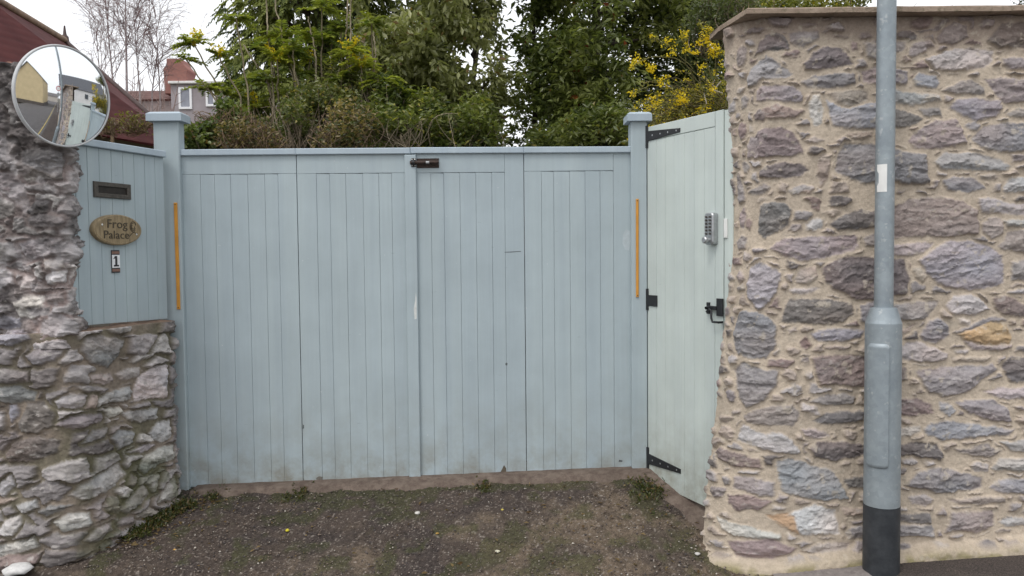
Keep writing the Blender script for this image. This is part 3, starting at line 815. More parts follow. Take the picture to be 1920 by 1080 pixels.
    # pale concrete patch beside the pole, and the concrete strip in front of gate and door
    con = N('old_concrete', 0.9, 0, .2); con.col(con.mix(con.ramp(con.noise(17, 6, .75), [(.42, 0.0), (.64, .8)]), con.ramp(con.noise(7, 6, .7), [(.3, (.125, .098, .080)), (.7, (.215, .170, .140))]), (.085, .06, .05))); con.bump(con.noise(90, 5, .7), .005)
    def strip(name, pl, zo, mat, sub=1):
        xs = []; bm = bmesh.new(); 
        V = []; F = []
        n_ = len(pl)
        for i, ((x0, y0), (x1, y1)) in enumerate(pl):
            for t in np.linspace(0, 1, 9):
                x = x0 + (x1 - x0) * t; y = y0 + (y1 - y0) * t
                V.append((x, y, float(zg(x, y)) + zo(t, x) + .004 * (vn(np.array(x * 30), np.array(y * 60)) - .5)))
        F = grid_faces(n_, 9)
        return tag(mesh_np(name, np.array(V), F, mat, None, None, True), kind='structure')
    K = 60; pl = []
    for i in range(K):
        x = -2.12 + (0.98 + 2.12) * i / (K - 1); w_ = .06 + .05 * float(vn(np.array(x * 7.), np.array(3.))) + .03 * float(vn(np.array(x * 29.), np.array(9.))) + .05 * max(0, (x - .4) / .6)
        pl.append(((x, 5.345), (x, 5.255 - w_)))
    strip('threshold', pl, lambda t, x: .026 if t < .93 else -.02, con.m)
    pl = []
    for i in range(40):
        t = i / 39; bx, by = .90 + .40 * t, 5.30 - .80 * t
        ww = .07 + .05 * math.sin(t * 3.1) + .012 * math.sin(t * 21)
        pl.append(((bx + .14, by + .10), (bx - ww * .9, by - ww * .48)))
    strip('concrete_strip', pl, lambda t, x: .022 if t < .9 else -.02, con.m)
    pl = []
    for i in range(30):
        x = 1.40 + .62 * i / 29; pl.append(((x, 4.40), (x, 4.13 + .03 * math.sin(x * 17) + .16 * max(0, 1.62 - x))))
    cp = N('pale_concrete', 0.9, 0, .2); cp.col(cp.ramp(cp.noise(30, 6, .75), [(.3, (.16, .14, .135)), (.7, (.30, .27, .255))])); cp.bump(cp.noise(120, 4, .7), .004)
    strip('concrete_patch', pl, lambda t, x: .010 if t < .92 else -.004, cp.m)
    # double yellow lines along the road edge (seen in the mirror)
    yl = mat_plain('yellow_line_paint', (.52, .40, .10), .8, 0, .25, 20)
    for k, (y0, xs_) in enumerate(((3.27, (1.4, 40)), (3.13, (1.4, 40)), (3.90, (-9, 1.2)), (3.76, (-9, 1.2)))):
        xx = np.arange(xs_[0], xs_[1], .25); V = []
        for x in xx:
            for y in (y0, y0 - .06): V.append((x, y, float(zg(x, y)) - .022 - (.09 if x > 1.4 else 0) + .008))
        tag(mesh_np('yellow_line', np.array(V), grid_faces(len(xx), 2), yl, None), kind='structure')
    V = []
    for a in np.linspace(3.0, 3.85, 16):
        for x in (1.18, 1.25): V.append((x, a, float(zg(x, a)) - .014))
    tag(mesh_np('yellow_line', np.array(V), grid_faces(16, 2), yl, None), kind='structure')
    # loose stones of the driveway
    acc = Acc(); r = np.random.RandomState(4); nP = 9000
    x = r.uniform(-2.55, 1.35, nP); y = 4.27 + (5.2 - 4.27) * r.rand(nP); sz = .0022 + .0056 * r.rand(nP) ** 3
    oc = np.array([[1, 0, 0], [0, 1, 0], [-1, 0, 0], [0, -1, 0], [0, 0, .7], [0, 0, -.7]]); of = np.array([[0, 1, 4], [1, 2, 4], [2, 3, 4], [3, 0, 4], [1, 0, 5], [2, 1, 5], [3, 2, 5], [0, 3, 5]])
    J = oc[None] * (1 + .4 * (r.rand(nP, 6, 1) - .5)) * sz[:, None, None] * (1 + .6 * (r.rand(nP, 1, 3) - .5))
    ang = r.rand(nP) * 6.28; ca, sa = np.cos(ang)[:, None], np.sin(ang)[:, None]
    Jx = J[..., 0] * ca - J[..., 1] * sa; Jy = J[..., 0] * sa + J[..., 1] * ca
    V = np.stack([Jx + x[:, None], Jy + y[:, None], J[..., 2] + (zg(x, y) + .004)[:, None]], -1).reshape(-1, 3)
    F = (of[None] + 6 * np.arange(nP)[:, None, None]).reshape(-1, 3)
    pal = np.array([[.11, .085, .075], [.17, .13, .105], [.26, .215, .18], [.07, .06, .06], [.46, .42, .37], [.13, .095, .07]])
    cc = pal[r.choice(6, nP, p=[.28, .22, .15, .22, .04, .09])] * (.7 + .6 * r.rand(nP, 1)); acc.add(V, F, np.repeat(cc, 6, 0))
    gm = N('gravel_stone', .85); gm.col(gm.attr())
    tag(acc.build('gravel', gm.m), 'small loose brown and grey gravel scattered over the driveway', 'gravel', None, 'stuff')
build_ground()

# ------------------------------------------------------------------ posts, gate, letter-box panel, door
GF = Frame((0, 5.30), (1, 0))
def gx(px, py=600): return GF.px(px, py)[0]
GTOP = 2.302
def gate_leaf(pxl, pxr, grooves, rail_py, label, top0, top1, through=None, extra=None):
    """grooves: pixel columns at y=330 of the joints between boards, first and last are the stiles' inner edges"""
    root = empty('gate_leaf', ((GF.px(pxl, 330)[0] + GF.px(pxr, 330)[0]) / 2, 5.3, 0.1)); tag(root, label, 'gate leaf', 'folding leaves of the double driveway gate')
    xl = GF.px(pxl, 330)[0] + .0012; xr = GF.px(pxr, 330)[0] - .0012; G = [GF.px(p, 330)[0] for p in grooves]
    zt = lambda x: np.interp(x, [-2.2, .8], [2.272, 2.264]); zr = GF.px((pxl + pxr) / 2, rail_py)[1]
    zb = lambda x: float(np.interp(x, [-2.16, -.69, .80], [.056, .100, .150])) + random.uniform(-.002, .002)
    g = .0005
    for nm, pts_, d_ in (('stile', [(xl, zb(xl)), (G[0] - g, zb(G[0])), (G[0] - g, zt(xl) if through == 'l' else zr), (xl, zt(xl) if through == 'l' else zr)], 0),
                         ('stile', [(G[-1] + g, zb(G[-1])), (xr, zb(xr)), (xr, zt(xr) if through == 'r' else zr), (G[-1] + g, zt(xr) if through == 'r' else zr)], 0),
                         ('top_rail', rect((G[0] + g) if through == 'l' else xl, zr + .0008, (G[-1] - g) if through == 'r' else xr, zt(xl)), .0006)):
        bm = bmesh.new(); slab(bm, GF, pts_, -.045, d_, .0016); bm_link(nm, bm, M['gate'], root)
    bm = bmesh.new()
    for a, b in zip(G[:-1], G[1:]):
        d = random.uniform(-.0016, .0005)
        slab(bm, GF, [(a + g, zb(a)), (b - g, zb(b)), (b - g, zr - .003), (a + g, zr - .0008)], -.035, d, .0016)
    slab(bm, GF, rect(xl + .001, .2, xr + .004, zt(xl) - .01), -.075, -.047, .001)
    bm_link('boards', bm, M['gate'], root)
    bm = bmesh.new()
    slab(bm, GF, [(xl - .002, top0 - .040), (xr + .002, top1 - .040), (xr + .002, top1), (xl - .002, top0)], -.075, .022, .004)
    bm_link('cap_rail', bm, M['caprail'], root)
    return root
zc = lambda px, py: GF.px(px, py)[1]
gate_leaf(341, 556, [375.5, 402, 432, 464, 496, 521], 326.5, 'pale blue gate leaf hung on the left post, beside the letter box panel', zc(341, 281), zc(556, 279))
gl2 = gate_leaf(556.5, 770, [593, 618, 648, 680, 710, 734], 325, 'pale blue gate leaf carrying the upright strip that covers the middle joint', zc(557, 279), zc(770, 277.5))
gl3 = gate_leaf(771, 982, [807.6, 832, 862, 892, 922, 946], 323.5, 'pale blue gate leaf with the rusty brown bolt at its top corner', zc(772, 277), zc(982, 276), 'r')
gl4 = gate_leaf(982.5, 1184.5, [1015, 1038, 1068, 1097, 1125, 1150], 320.5, 'pale blue gate leaf hung on the right post, beside the garden door', zc(983, 276), zc(1184, 275), 'r')
bm = bmesh.new(); xs0 = GF.px(759.5, 330)[0]; xs1 = GF.px(781, 330)[0]
slab(bm, GF, rect(xs0, .115, xs1, zc(770, 291)), .002, .024, .004); bm_link('meeting_strip', bm, M['gate'], gl2)
def patch(name, par, pts, mat, d0, d1):
    bm = bmesh.new(); slab(bm, GF, [GF.px(*q) for q in pts], d0, d1, .0002); bm_link(name, bm, mat, par)
patch('bare_paint_patch', gl2, [(778, 598), (782.2, 597), (782, 560), (780.5, 548), (779.5, 562), (776.5, 578)], mat_plain('bare_undercoat', (.60, .62, .61), .6, 0, .1, 40), .0243, .0249)
patch('filler_patch', gl4, [(1172, 468), (1180, 470), (1182.5, 455), (1181, 433), (1174, 430), (1168, 440), (1167, 456)], mat_plain('pale_filler', (.45, .51, .535), .6, 0, .08, 30), .0002, .0009)
dkc = mat_plain('dark_crack', (.10, .11, .115), .9, 0, .3, 50)
patch('crack', gl3, [(946, 473.4), (960, 473.2), (977, 471.6), (977, 470.6), (960, 471.6), (946, 472.4)], dkc, .0001, .0008)
patch('knot_hole', gl3, [(948, 685), (951, 685), (951.6, 681), (949, 679.5), (947.4, 682)], dkc, .0001, .0012)
patch('knot_hole', gl2, [(567.5, 804), (570, 803), (570, 797), (568, 796)], dkc, .0001, .0012)
patch('rust_stain', gl2, [(594, 901), (604, 900), (605, 894), (598, 893), (593, 896)], mat_plain('earth_mark', (.16, .15, .13), .9, 0, .3, 50), .0001, .0012)
patch('rot_mark', gl3, [(936, 890), (950, 889), (949, 878), (945, 872), (941, 880)], mat_plain('rotten_wood', (.11, .09, .065), .9, 0, .4, 50), .0001, .0012)
patch('rot_mark', gl4, [(1160, 866), (1167, 866), (1167, 863), (1161, 862)], dkc, .0001, .0012)
bl = empty('bolt', GF.p(*GF.px(797, 305), .02)); setparent(bl, gl3); bl.name = 'bolt'
def bolt_part(name, f, mat):
    bm = bmesh.new(); f(bm); return bm_link(name, bm, mat, bl)
bx0, bz0 = GF.px(782, 314); bx1, bz1 = GF.px(823, 297)
bolt_part('back_plate', lambda b: slab(b, GF, rect(bx0, bz0 - .004, bx1, bz1), .001, .008, .002), M['rust'])
def cyl(b, fr, a0, a1, z, d, r, k=12):
    for_v = []
    for a in (a0, a1): for_v.append([b.verts.new(fr.p(a, z + r * math.sin(t * 2 * math.pi / k), d + r * math.cos(t * 2 * math.pi / k))) for t in range(k)])
    for t in range(k): b.faces.new((for_v[0][t], for_v[0][(t + 1) % k], for_v[1][(t + 1) % k], for_v[1][t]))
    b.faces.new(for_v[0]); b.faces.new(for_v[1][::-1])
zm = (bz0 + bz1) / 2
bolt_part('bolt_bar', lambda b: cyl(b, GF, GF.px(770, 305)[0], bx1 + .002, zm, .030, .0125), M['rust'])
def keep(b):
    a0, a1 = GF.px(772, 305)[0], GF.px(780.5, 305)[0]
    slab(b, GF, rect(a0, zm - .028, a1, zm + .028), .0245, .029, .001); cyl(b, GF, a0 + .006, a1 - .006, zm, .036, .017)
bolt_part('keeper', keep, M['black'])
def knob(b): cyl(b, GF, GF.px(800, 305)[0], GF.px(806, 305)[0], zm - .002, .044, .009)
bolt_part('bolt_knob', knob, M['steel'])
for px_ in (773.6, 779):
    for dz in (-.021, .021): bolt_part('screw', lambda b: cyl(b, GF, GF.px(px_, 305)[0] - .003, GF.px(px_, 305)[0] + .003, zm + dz, .030, .0028, 6), M['screw'])

def post(xc, y0, wx, wy, zb, zt, label, capw, capz, strip_px, name_strip):
    root = empty('gate_post', (xc, y0 + wy / 2, zb)); tag(root, label, 'gate post', 'gate posts')
    F = Frame((xc, y0), (1, 0)); bm = bmesh.new(); slab(bm, F, rect(-wx / 2, zb - .2, wx / 2, zt), -wy, 0, .006); bm_link('shaft', bm, M['post'], root)
    bm = bmesh.new(); o = capw
    yb, yf = y0 + wy + o, y0 - o
    z0, z1, z2 = capz
    lv = []
    for (k, z) in ((0, z0), (0, z1), (.02, z2)):
        lv.append([bm.verts.new(v) for v in ((xc - wx / 2 - o + k, yf + k, z), (xc + wx / 2 + o - k, yf + k, z), (xc + wx / 2 + o - k, yb - k, z), (xc - wx / 2 - o + k, yb - k, z))])
    for a, b in zip(lv[:-1], lv[1:]):
        for i in range(4): bm.faces.new((a[i], a[(i + 1) % 4], b[(i + 1) % 4], b[i]))
    bm.faces.new(lv[0][::-1]); bm.faces.new(lv[-1]); bm_link('post_cap', bm, M['caprail'], root)
    bm = bmesh.new(); a, b_ = F.px(*strip_px[0]), F.px(*strip_px[1]); wd = strip_px[2]
    slab(bm, F, [(b_[0] - wd, b_[1]), (b_[0] + wd, b_[1]), (a[0] + wd, a[1]), (a[0] - wd, a[1])], .0005, .010, .003); so = bm_link('edge_strip', bm, M['orange'], root)
    for q, s in ((a, -1), (b_, 1)):
        bm = bmesh.new(); cyl(bm, F, q[0] - .003, q[0] + .003, q[1] + s * .012, .010, .003, 8); bm_link('screw', bm, M['rust'], so)
    return root
plx0 = at(287, 245, 5.26)[0]; plx1 = at(334.5, 245, 5.26)[0]
post((plx0 + plx1) / 2, 5.26, plx1 - plx0, .09, .03, at(310, 225, 5.26)[2], 'square pale blue gate post with a cap between letter box panel and gate', .032, (at(310, 226, 5.23)[2], at(310, 212.5, 5.23)[2], at(310, 209.5, 5.25)[2]), ((329.5, 380), (335.5, 580), .011), 'l')
prx0 = at(1183.5, 300, 5.25)[0]; prx1 = at(1213.5, 300, 5.25)[0]
post((prx0 + prx1) / 2, 5.25, prx1 - prx0, .13, .14, at(1195, 226, 5.25)[2], 'narrow pale post with a cap between gate and garden door', .028, (at(1195, 226.5, 5.23)[2], at(1195, 213.5, 5.23)[2], at(1195, 211, 5.26)[2]), ((1194.7, 373), (1194.9, 557), .0085), 'r')

# letter-box panel
def build_panel():
    root = empty('fence_panel', PANEL.p(.36, 1.2)); tag(root, 'pale blue boarded panel with a letter box, standing on the low stone wall', 'fence panel')
    aR = .715; zb0, zb1 = PANEL.px(140, 612)[1], PANEL.px(312, 598)[1]; zt0, zt1 = PANEL.px(160, 277)[1], PANEL.px(305, 293)[1]
    J = [-.012] + [PANEL.px(p, 300)[0] for p in (140, 163, 185.5, 208.5, 230, 251, 271, 290)] + [aR]
    zt = (zt0 + zt1) / 2; zb = lambda a: zb0 + (zb1 - zb0) * a / .71
    bm = bmesh.new()
    for a, b in zip(J[:-1], J[1:]): slab(bm, PANEL, [(a + .0009, zb(a)), (b - .0009, zb(b)), (b - .0009, zt), (a + .0009, zt)], -.022, random.uniform(-.0008, .0008), .0022)
    slab(bm, PANEL, rect(-.01, zb0 + .03, aR - .01, zt - .01), -.05, -.024, .002); bm_link('boards', bm, M['gate'], root)
    bm = bmesh.new(); slab(bm, PANEL, rect(-.02, zt + .001, aR + .002, zt + .042), -.06, .025, .004); bm_link('cap_rail', bm, M['caprail'], root)
    # letter box
    a0, z1 = PANEL.px(173.5, 339.5); a1, z0 = PANEL.px(243.5, 374.5)
    lb = empty('letter_box', PANEL.p((a0 + a1) / 2, (z0 + z1) / 2)); setparent(lb, root)
    bm = bmesh.new(); t = .030; tz = .026
    ringframe(bm, PANEL, (a0, z0, a1, z1), (a0 + t, z0 + tz, a1 - t, z1 - tz), .0015, .014)
    bm_link('surround', bm, M['dark'], lb)
    bm = bmesh.new(); slab(bm, PANEL, rect(a0 + t, z0 + tz, a1 - t, z1 - tz), .0012, .004, .001); bm_link('flap', bm, M['pit'], lb)
build_panel()

# oval house sign, number tile
def text_mesh(txt, size, fr, a, z, d, ext=.0012, sx=1.0):
    cu = bpy.data.curves.new('lettering', 'FONT'); cu.body = txt; cu.size = size; cu.align_x = 'CENTER'; cu.align_y = 'CENTER'; cu.extrude = ext; cu.resolution_u = 3
    o = bpy.data.objects.new('lettering_curve', cu); COL.objects.link(o); bpy.context.view_layer.update()
    me = bpy.data.meshes.new_from_object(o.evaluated_get(bpy.context.evaluated_depsgraph_get())); bpy.data.objects.remove(o); bpy.data.curves.remove(cu)
    for v in me.vertices: v.co = fr.p(a + v.co.x * sx, z + v.co.y, d + v.co.z)
    me.update(); return me
def build_signs():
    a, z = PANEL.px(213, 431); aL = PANEL.px(167, 431)[0]; aR = PANEL.px(259, 431)[0]; zT = PANEL.px(213, 402.5)[1]; zB = PANEL.px(213, 460)[1]
    ra, rz = (aR - aL) / 2, (zT - zB) / 2; a = (aL + aR) / 2; z = (zT + zB) / 2
    root = empty('house_sign', PANEL.p(a, z)); tag(root, 'oval wooden house sign with carved lettering, below the letter box', 'house sign')
    n = N('sign_wood', .55, 0, .4); f = n.noise(1, 6, .65, (60, 60, 12)); n.col(n.ramp(f, [(.25, (.15, .112, .065)), (.5, (.27, .205, .118)), (.78, (.38, .295, .175))])); n.bump(f, .002)
    bm = bmesh.new(); K = 48; rings = []
    for k, d in ((1.0, .002), (1.0, .022), (.975, .030), (.90, .0335), (.86, .0325), (.5, .0325)): rings.append([bm.verts.new(PANEL.p(a + ra * k * math.cos(t), z + rz * k * math.sin(t), d)) for t in np.arange(K) / K * 2 * math.pi])
    for r0, r1 in zip(rings[:-1], rings[1:]):
        for i in range(K): bm.faces.new((r0[i], r0[(i + 1) % K], r1[(i + 1) % K], r1[i]))
    bm.faces.new(rings[-1]); bm.faces.new(rings[0][::-1]); bm_link('plaque', bm, n.m, root)
    ink = mat_plain('carved_dark_wood', (.062, .048, .030), .7, 0, .3, 60)
    link('lettering', text_mesh('Frog', .074, PANEL, a - ra * .06, z + rz * .36, .0335, .0015, 1.15), ink, root)
    link('lettering', text_mesh('Palace', .068, PANEL, a - ra * .10, z - rz * .34, .0335, .0015, 1.15), ink, root)
    acc = Acc()
    for k in range(3):
        P = [PANEL.p(a + ra * (.60 + .13 * math.cos(t) * (1 - .28 * k)), z + rz * (.26 + .34 * math.sin(t) * (1 - .28 * k)) - .002, .0335) for t in np.linspace(.3 + k, 5.4 + k * .5, 14)]; acc.tube(P, .0022, 5)
    acc.tube([PANEL.p(a + ra * .42, z - rz * .42, .0335), PANEL.p(a + ra * .60, z - rz * .12, .0335), PANEL.p(a + ra * .78, z - rz * .22, .0335)], .0022, 5)
    acc.build('emblem', ink, root)
    for fa, fz in ((-.66, .30), (.74, -.26)):
        bm = bmesh.new(); ca, cz = a + ra * fa, z + rz * fz; v = [bm.verts.new(PANEL.p(ca + .0065 * math.cos(t), cz + .0065 * math.sin(t), .0345)) for t in np.arange(10) / 10 * 6.283]; t_ = bm.verts.new(PANEL.p(ca, cz, .0375))
        for i in range(10): bm.faces.new((v[i], v[(i + 1) % 10], t_))
        bm_link('screw', bm, M['screw'], root)
    # number tile
    a0, z1 = PANEL.px(207.5, 469); a1, z0 = PANEL.px(223.5, 511)
    root = empty('number_tile', PANEL.p((a0 + a1) / 2, (z0 + z1) / 2)); tag(root, 'narrow white number tile reading 1 under the oval sign', 'number tile')
    h = z1 - z0; mk = lambda nm, c: mat_plain(nm, c, .35, 0, .12, 80)
    bk = mk('tile_black', (.03, .025, .03)); rd = mk('tile_brown', (.22, .12, .09)); wh = mk('tile_white', (.78, .78, .80))
    bm = bmesh.new(); slab(bm, PANEL, rect(a0, z0, a1, z1), .002, .008, .001); bm_link('frame', bm, bk, root)
    bm = bmesh.new(); slab(bm, PANEL, rect(a0, z0 + h * .215, a1, z0 + h * .79), .0082, .010, .0008); bm_link('tile', bm, wh, root)
    bm = bmesh.new(); slab(bm, PANEL, rect(a0, z0 + h * .05, a1, z0 + h * .165), .0082, .0096, .0008); bm_link('border', bm, rd, root); bm = bmesh.new(); slab(bm, PANEL, rect(a0, z0 + h * .835, a1, z0 + h * .95), .0082, .0096, .0008); bm_link('border', bm, rd, root)
    am = (a0 + a1) / 2; zb, zt = z0 + h * .275, z0 + h * .74; bm = bmesh.new(); D0, D1 = .0101, .0112
    slab(bm, PANEL, rect(am - .008, zb + .0101, am + .008, zt), D0, D1, .0005); slab(bm, PANEL, rect(am - .019, zb, am + .019, zb + .010), D0, D1, .0005)
    slab(bm, PANEL, [(am - .022, zt - .018), (am - .0082, zt - .014), (am - .0082, zt), (am - .012, zt - .006)], D0, D1, .0005); bm_link('digit', bm, bk, root)
build_signs()

# garden door
DF = Frame((.889, 5.25), (1.222 - .889, 4.62 - 5.25))
def build_door():
    W = math.hypot(1.222 - .889, 5.25 - 4.62); root = empty('garden_door', DF.p(W / 2, .1)); tag(root, 'pale green boarded garden door with black strap hinges, set at an angle', 'door')
    zt = 2.412; zb = lambda a: .092 - .035 * a / W
    aS = DF.px(1340.5, 300)[0]; zr = (DF.px(1225, 262)[1] + DF.px(1335, 238.5)[1]) / 2
    bm = bmesh.new(); J = list(np.linspace(.004, aS, 8))
    for a, b in zip(J[:-1], J[1:]): slab(bm, DF, [(a + .0006, zb(a)), (b - .0006, zb(b)), (b - .0006, zr - .002), (a + .0006, zr - .002)], -.02, random.uniform(-.0004, .0004), .0012)
    slab(bm, DF, rect(-.03, .2, W - .01, zt - .02), -.045, -.022, .002); bm_link('boards', bm, M['door'], root)
    bm = bmesh.new(); slab(bm, DF, rect(.004, zr + .001, aS - .002, zt), -.02, .0008, .003); bm_link('top_rail', bm, M['door'], root)
    bm = bmesh.new(); slab(bm, DF, [(aS + .001, zb(aS)), (W - .004, zb(W)), (W - .004, zt), (aS + .001, zt)], -.02, .0004, .003); bm_link('stile', bm, M['door'], root)
    # strap hinges
    def hinge(py0, py1, arm, root):
        hg = empty('hinge', DF.p(.01, DF.px(1213, (py0 + py1) / 2)[1])); setparent(hg, root)
        z1, z0 = DF.px(1212, py0)[1], DF.px(1212, py1)[1]
        bm = bmesh.new(); slab(bm, DF, rect(-.012, z0, .016, z1), .0015, .009, .002); bm_link('hinge_plate', bm, M['black'], hg)
        bm = bmesh.new(); slab(bm, DF, [DF.px(*q) for q in arm], .0015, .0075, .0018); bm_link('hinge_arm', bm, M['black'], hg)
        if len(arm) == 4 and arm[1][0] > 1240:
            (ax, az), (bx, bz) = DF.px((arm[0][0] + arm[3][0]) / 2, (arm[0][1] + arm[3][1]) / 2), DF.px((arm[1][0] + arm[2][0]) / 2, (arm[1][1] + arm[2][1]) / 2)
            for t in (.18, .42, .65, .9):
                bm = bmesh.new(); ca, cz = ax + (bx - ax) * t, az + (bz - az) * t; v = [bm.verts.new(DF.p(ca + .006 * math.cos(s), cz + .006 * math.sin(s), .0078)) for s in np.arange(8) / 8 * 6.283]; c_ = bm.verts.new(DF.p(ca, cz, .010))
                for i in range(8): bm.faces.new((v[i], v[(i + 1) % 8], c_))
                bm_link('screw', bm, M['steel'], hg)
    hinge(236, 278, [(1214, 265.5), (1276, 247.5), (1276, 240), (1214, 246)], root)
    hinge(541, 581, [(1214, 573), (1233, 575), (1233, 554), (1214, 553)], root)
    hinge(837, 880, [(1214, 869), (1277, 888), (1277, 879.5), (1214, 849)], root)
    # push-button lock
    lk = empty('button_lock', DF.p(*DF.px(1338, 430))); setparent(lk, root)
    a0, z1 = DF.px(1331, 400); a1, z0 = DF.px(1348, 458); bm = bmesh.new()
    zt_, zb_ = DF.px(1340, 399)[1], DF.px(1340, 459)[1]; w2 = (a1 - a0) * .48; am = a0 + (a1 - a0) * .45; rr = w2 * .5
    def rrect(ax, zx, bx, bz, r):
        o = []
        for cx, cz, s in ((bx - r, zx + r, -math.pi / 2), (bx - r, bz - r, 0), (ax + r, bz - r, math.pi / 2), (ax + r, zx + r, math.pi)):
            for k in range(5): o.append((cx + r * math.cos(s + k * math.pi / 8), cz + r * math.sin(s + k * math.pi / 8)))
        return o
    slab(bm, DF, rrect(am - w2, zb_, am + w2, zt_, rr), .001, .042, .006); bm_link('lock_body', bm, M['steel'], lk)
    bm = bmesh.new()
    for k in range(6):
        zz = zt_ - (zt_ - zb_) * (.13 + .105 * k)
        for s in (-1, 1): 
            bm = bmesh.new(); ca = am + s * w2 * .42; v = [[bm.verts.new(DF.p(ca + q * math.cos(t), zz + q * math.sin(t), d)) for t in np.arange(8) / 8 * 6.283] for q, d in ((.0062, .041), (.0058, .050))]
            for i in range(8): bm.faces.new((v[0][i], v[0][(i + 1) % 8], v[1][(i + 1) % 8], v[1][i]))
            bm.faces.new(v[1]); bm_link('button', bm, M['dark'], lk)
    bm = bmesh.new(); zz = zb_ + (zt_ - zb_) * .15; v = []
    for q, d in ((.012, .042), (.012, .055), (.020, .058), (.021, .074), (.015, .080)): v.append([bm.verts.new(DF.p(am + q * math.cos(t), zz + q * math.sin(t), d)) for t in np.arange(16) / 16 * 6.283])
    for r0, r1 in zip(v[:-1], v[1:]):
        for i in range(16): bm.faces.new((r0[i], r0[(i + 1) % 16], r1[(i + 1) % 16], r1[i]))
    bm.faces.new(v[-1]); bm_link('lock_knob', bm, M['steel'], lk)
    # black ring latch
    lt = empty('latch', DF.p(*DF.px(1342, 582))); setparent(lt, root)
    bm = bmesh.new(); a0, z0 = DF.px(1327, 588); a1, z1 = DF.px(1332, 567); slab(bm, DF, rect(a0, z0, a1, z1), .001, .012, .002); bm_link('keeper', bm, M['black'], lt); bm = bmesh.new()
    a0, z0 = DF.px(1346, 592); a1, z1 = DF.px(1357, 560); slab(bm, DF, rect(a0, z0, a1, z1), .001, .014, .002); bm_link('latch_plate', bm, M['black'], lt); bm = bmesh.new()
    a0, z0 = DF.px(1331, 580); a1, z1 = DF.px(1347, 574); slab(bm, DF, rect(a0, z0, a1, z1), .012, .022, .002); bm_link('latch_bar', bm, M['black'], lt)
    acc = Acc(); pts = [DF.px(*q) for q in ((1333, 584), (1338, 579), (1342, 582), (1342, 596), (1344, 603), (1356, 604))]
    acc.tube([np.array(DF.p(a, z, .034)) for a, z in pts], .0065, 8); acc.tube([np.array(DF.p(a, z, d)) for (a, z), d in zip([DF.px(1334, 577), DF.px(1334, 577)], (.01, .045))], .009, 8)
    acc.tube([np.array(DF.p(*DF.px(1356, 604), d)) for d in (.005, .038)], .007, 8); acc.build('latch_handle', M['black'], lt, True)
    # the frame the door shuts against
    fr = empty('door_frame', DF.p(W + .05, .05)); tag(fr, 'pale green upright door frame between the garden door and the tall stone wall', 'door frame')
    bm = bmesh.new(); slab(bm, DF, rect(W + .0005, .0, W + .07, zt - .005), -.06, -.006, .003); bm_link('jamb', bm, M['door'], fr)
    bm = bmesh.new(); a0, z0 = DF.px(1358.5, 446); a1, z1 = DF.px(1364, 410); slab(bm, DF, rect(W + .004, z0, W + .03, z1), -.004, .004, .002); bm_link('strike_plate', bm, M['white'], fr)
build_door()

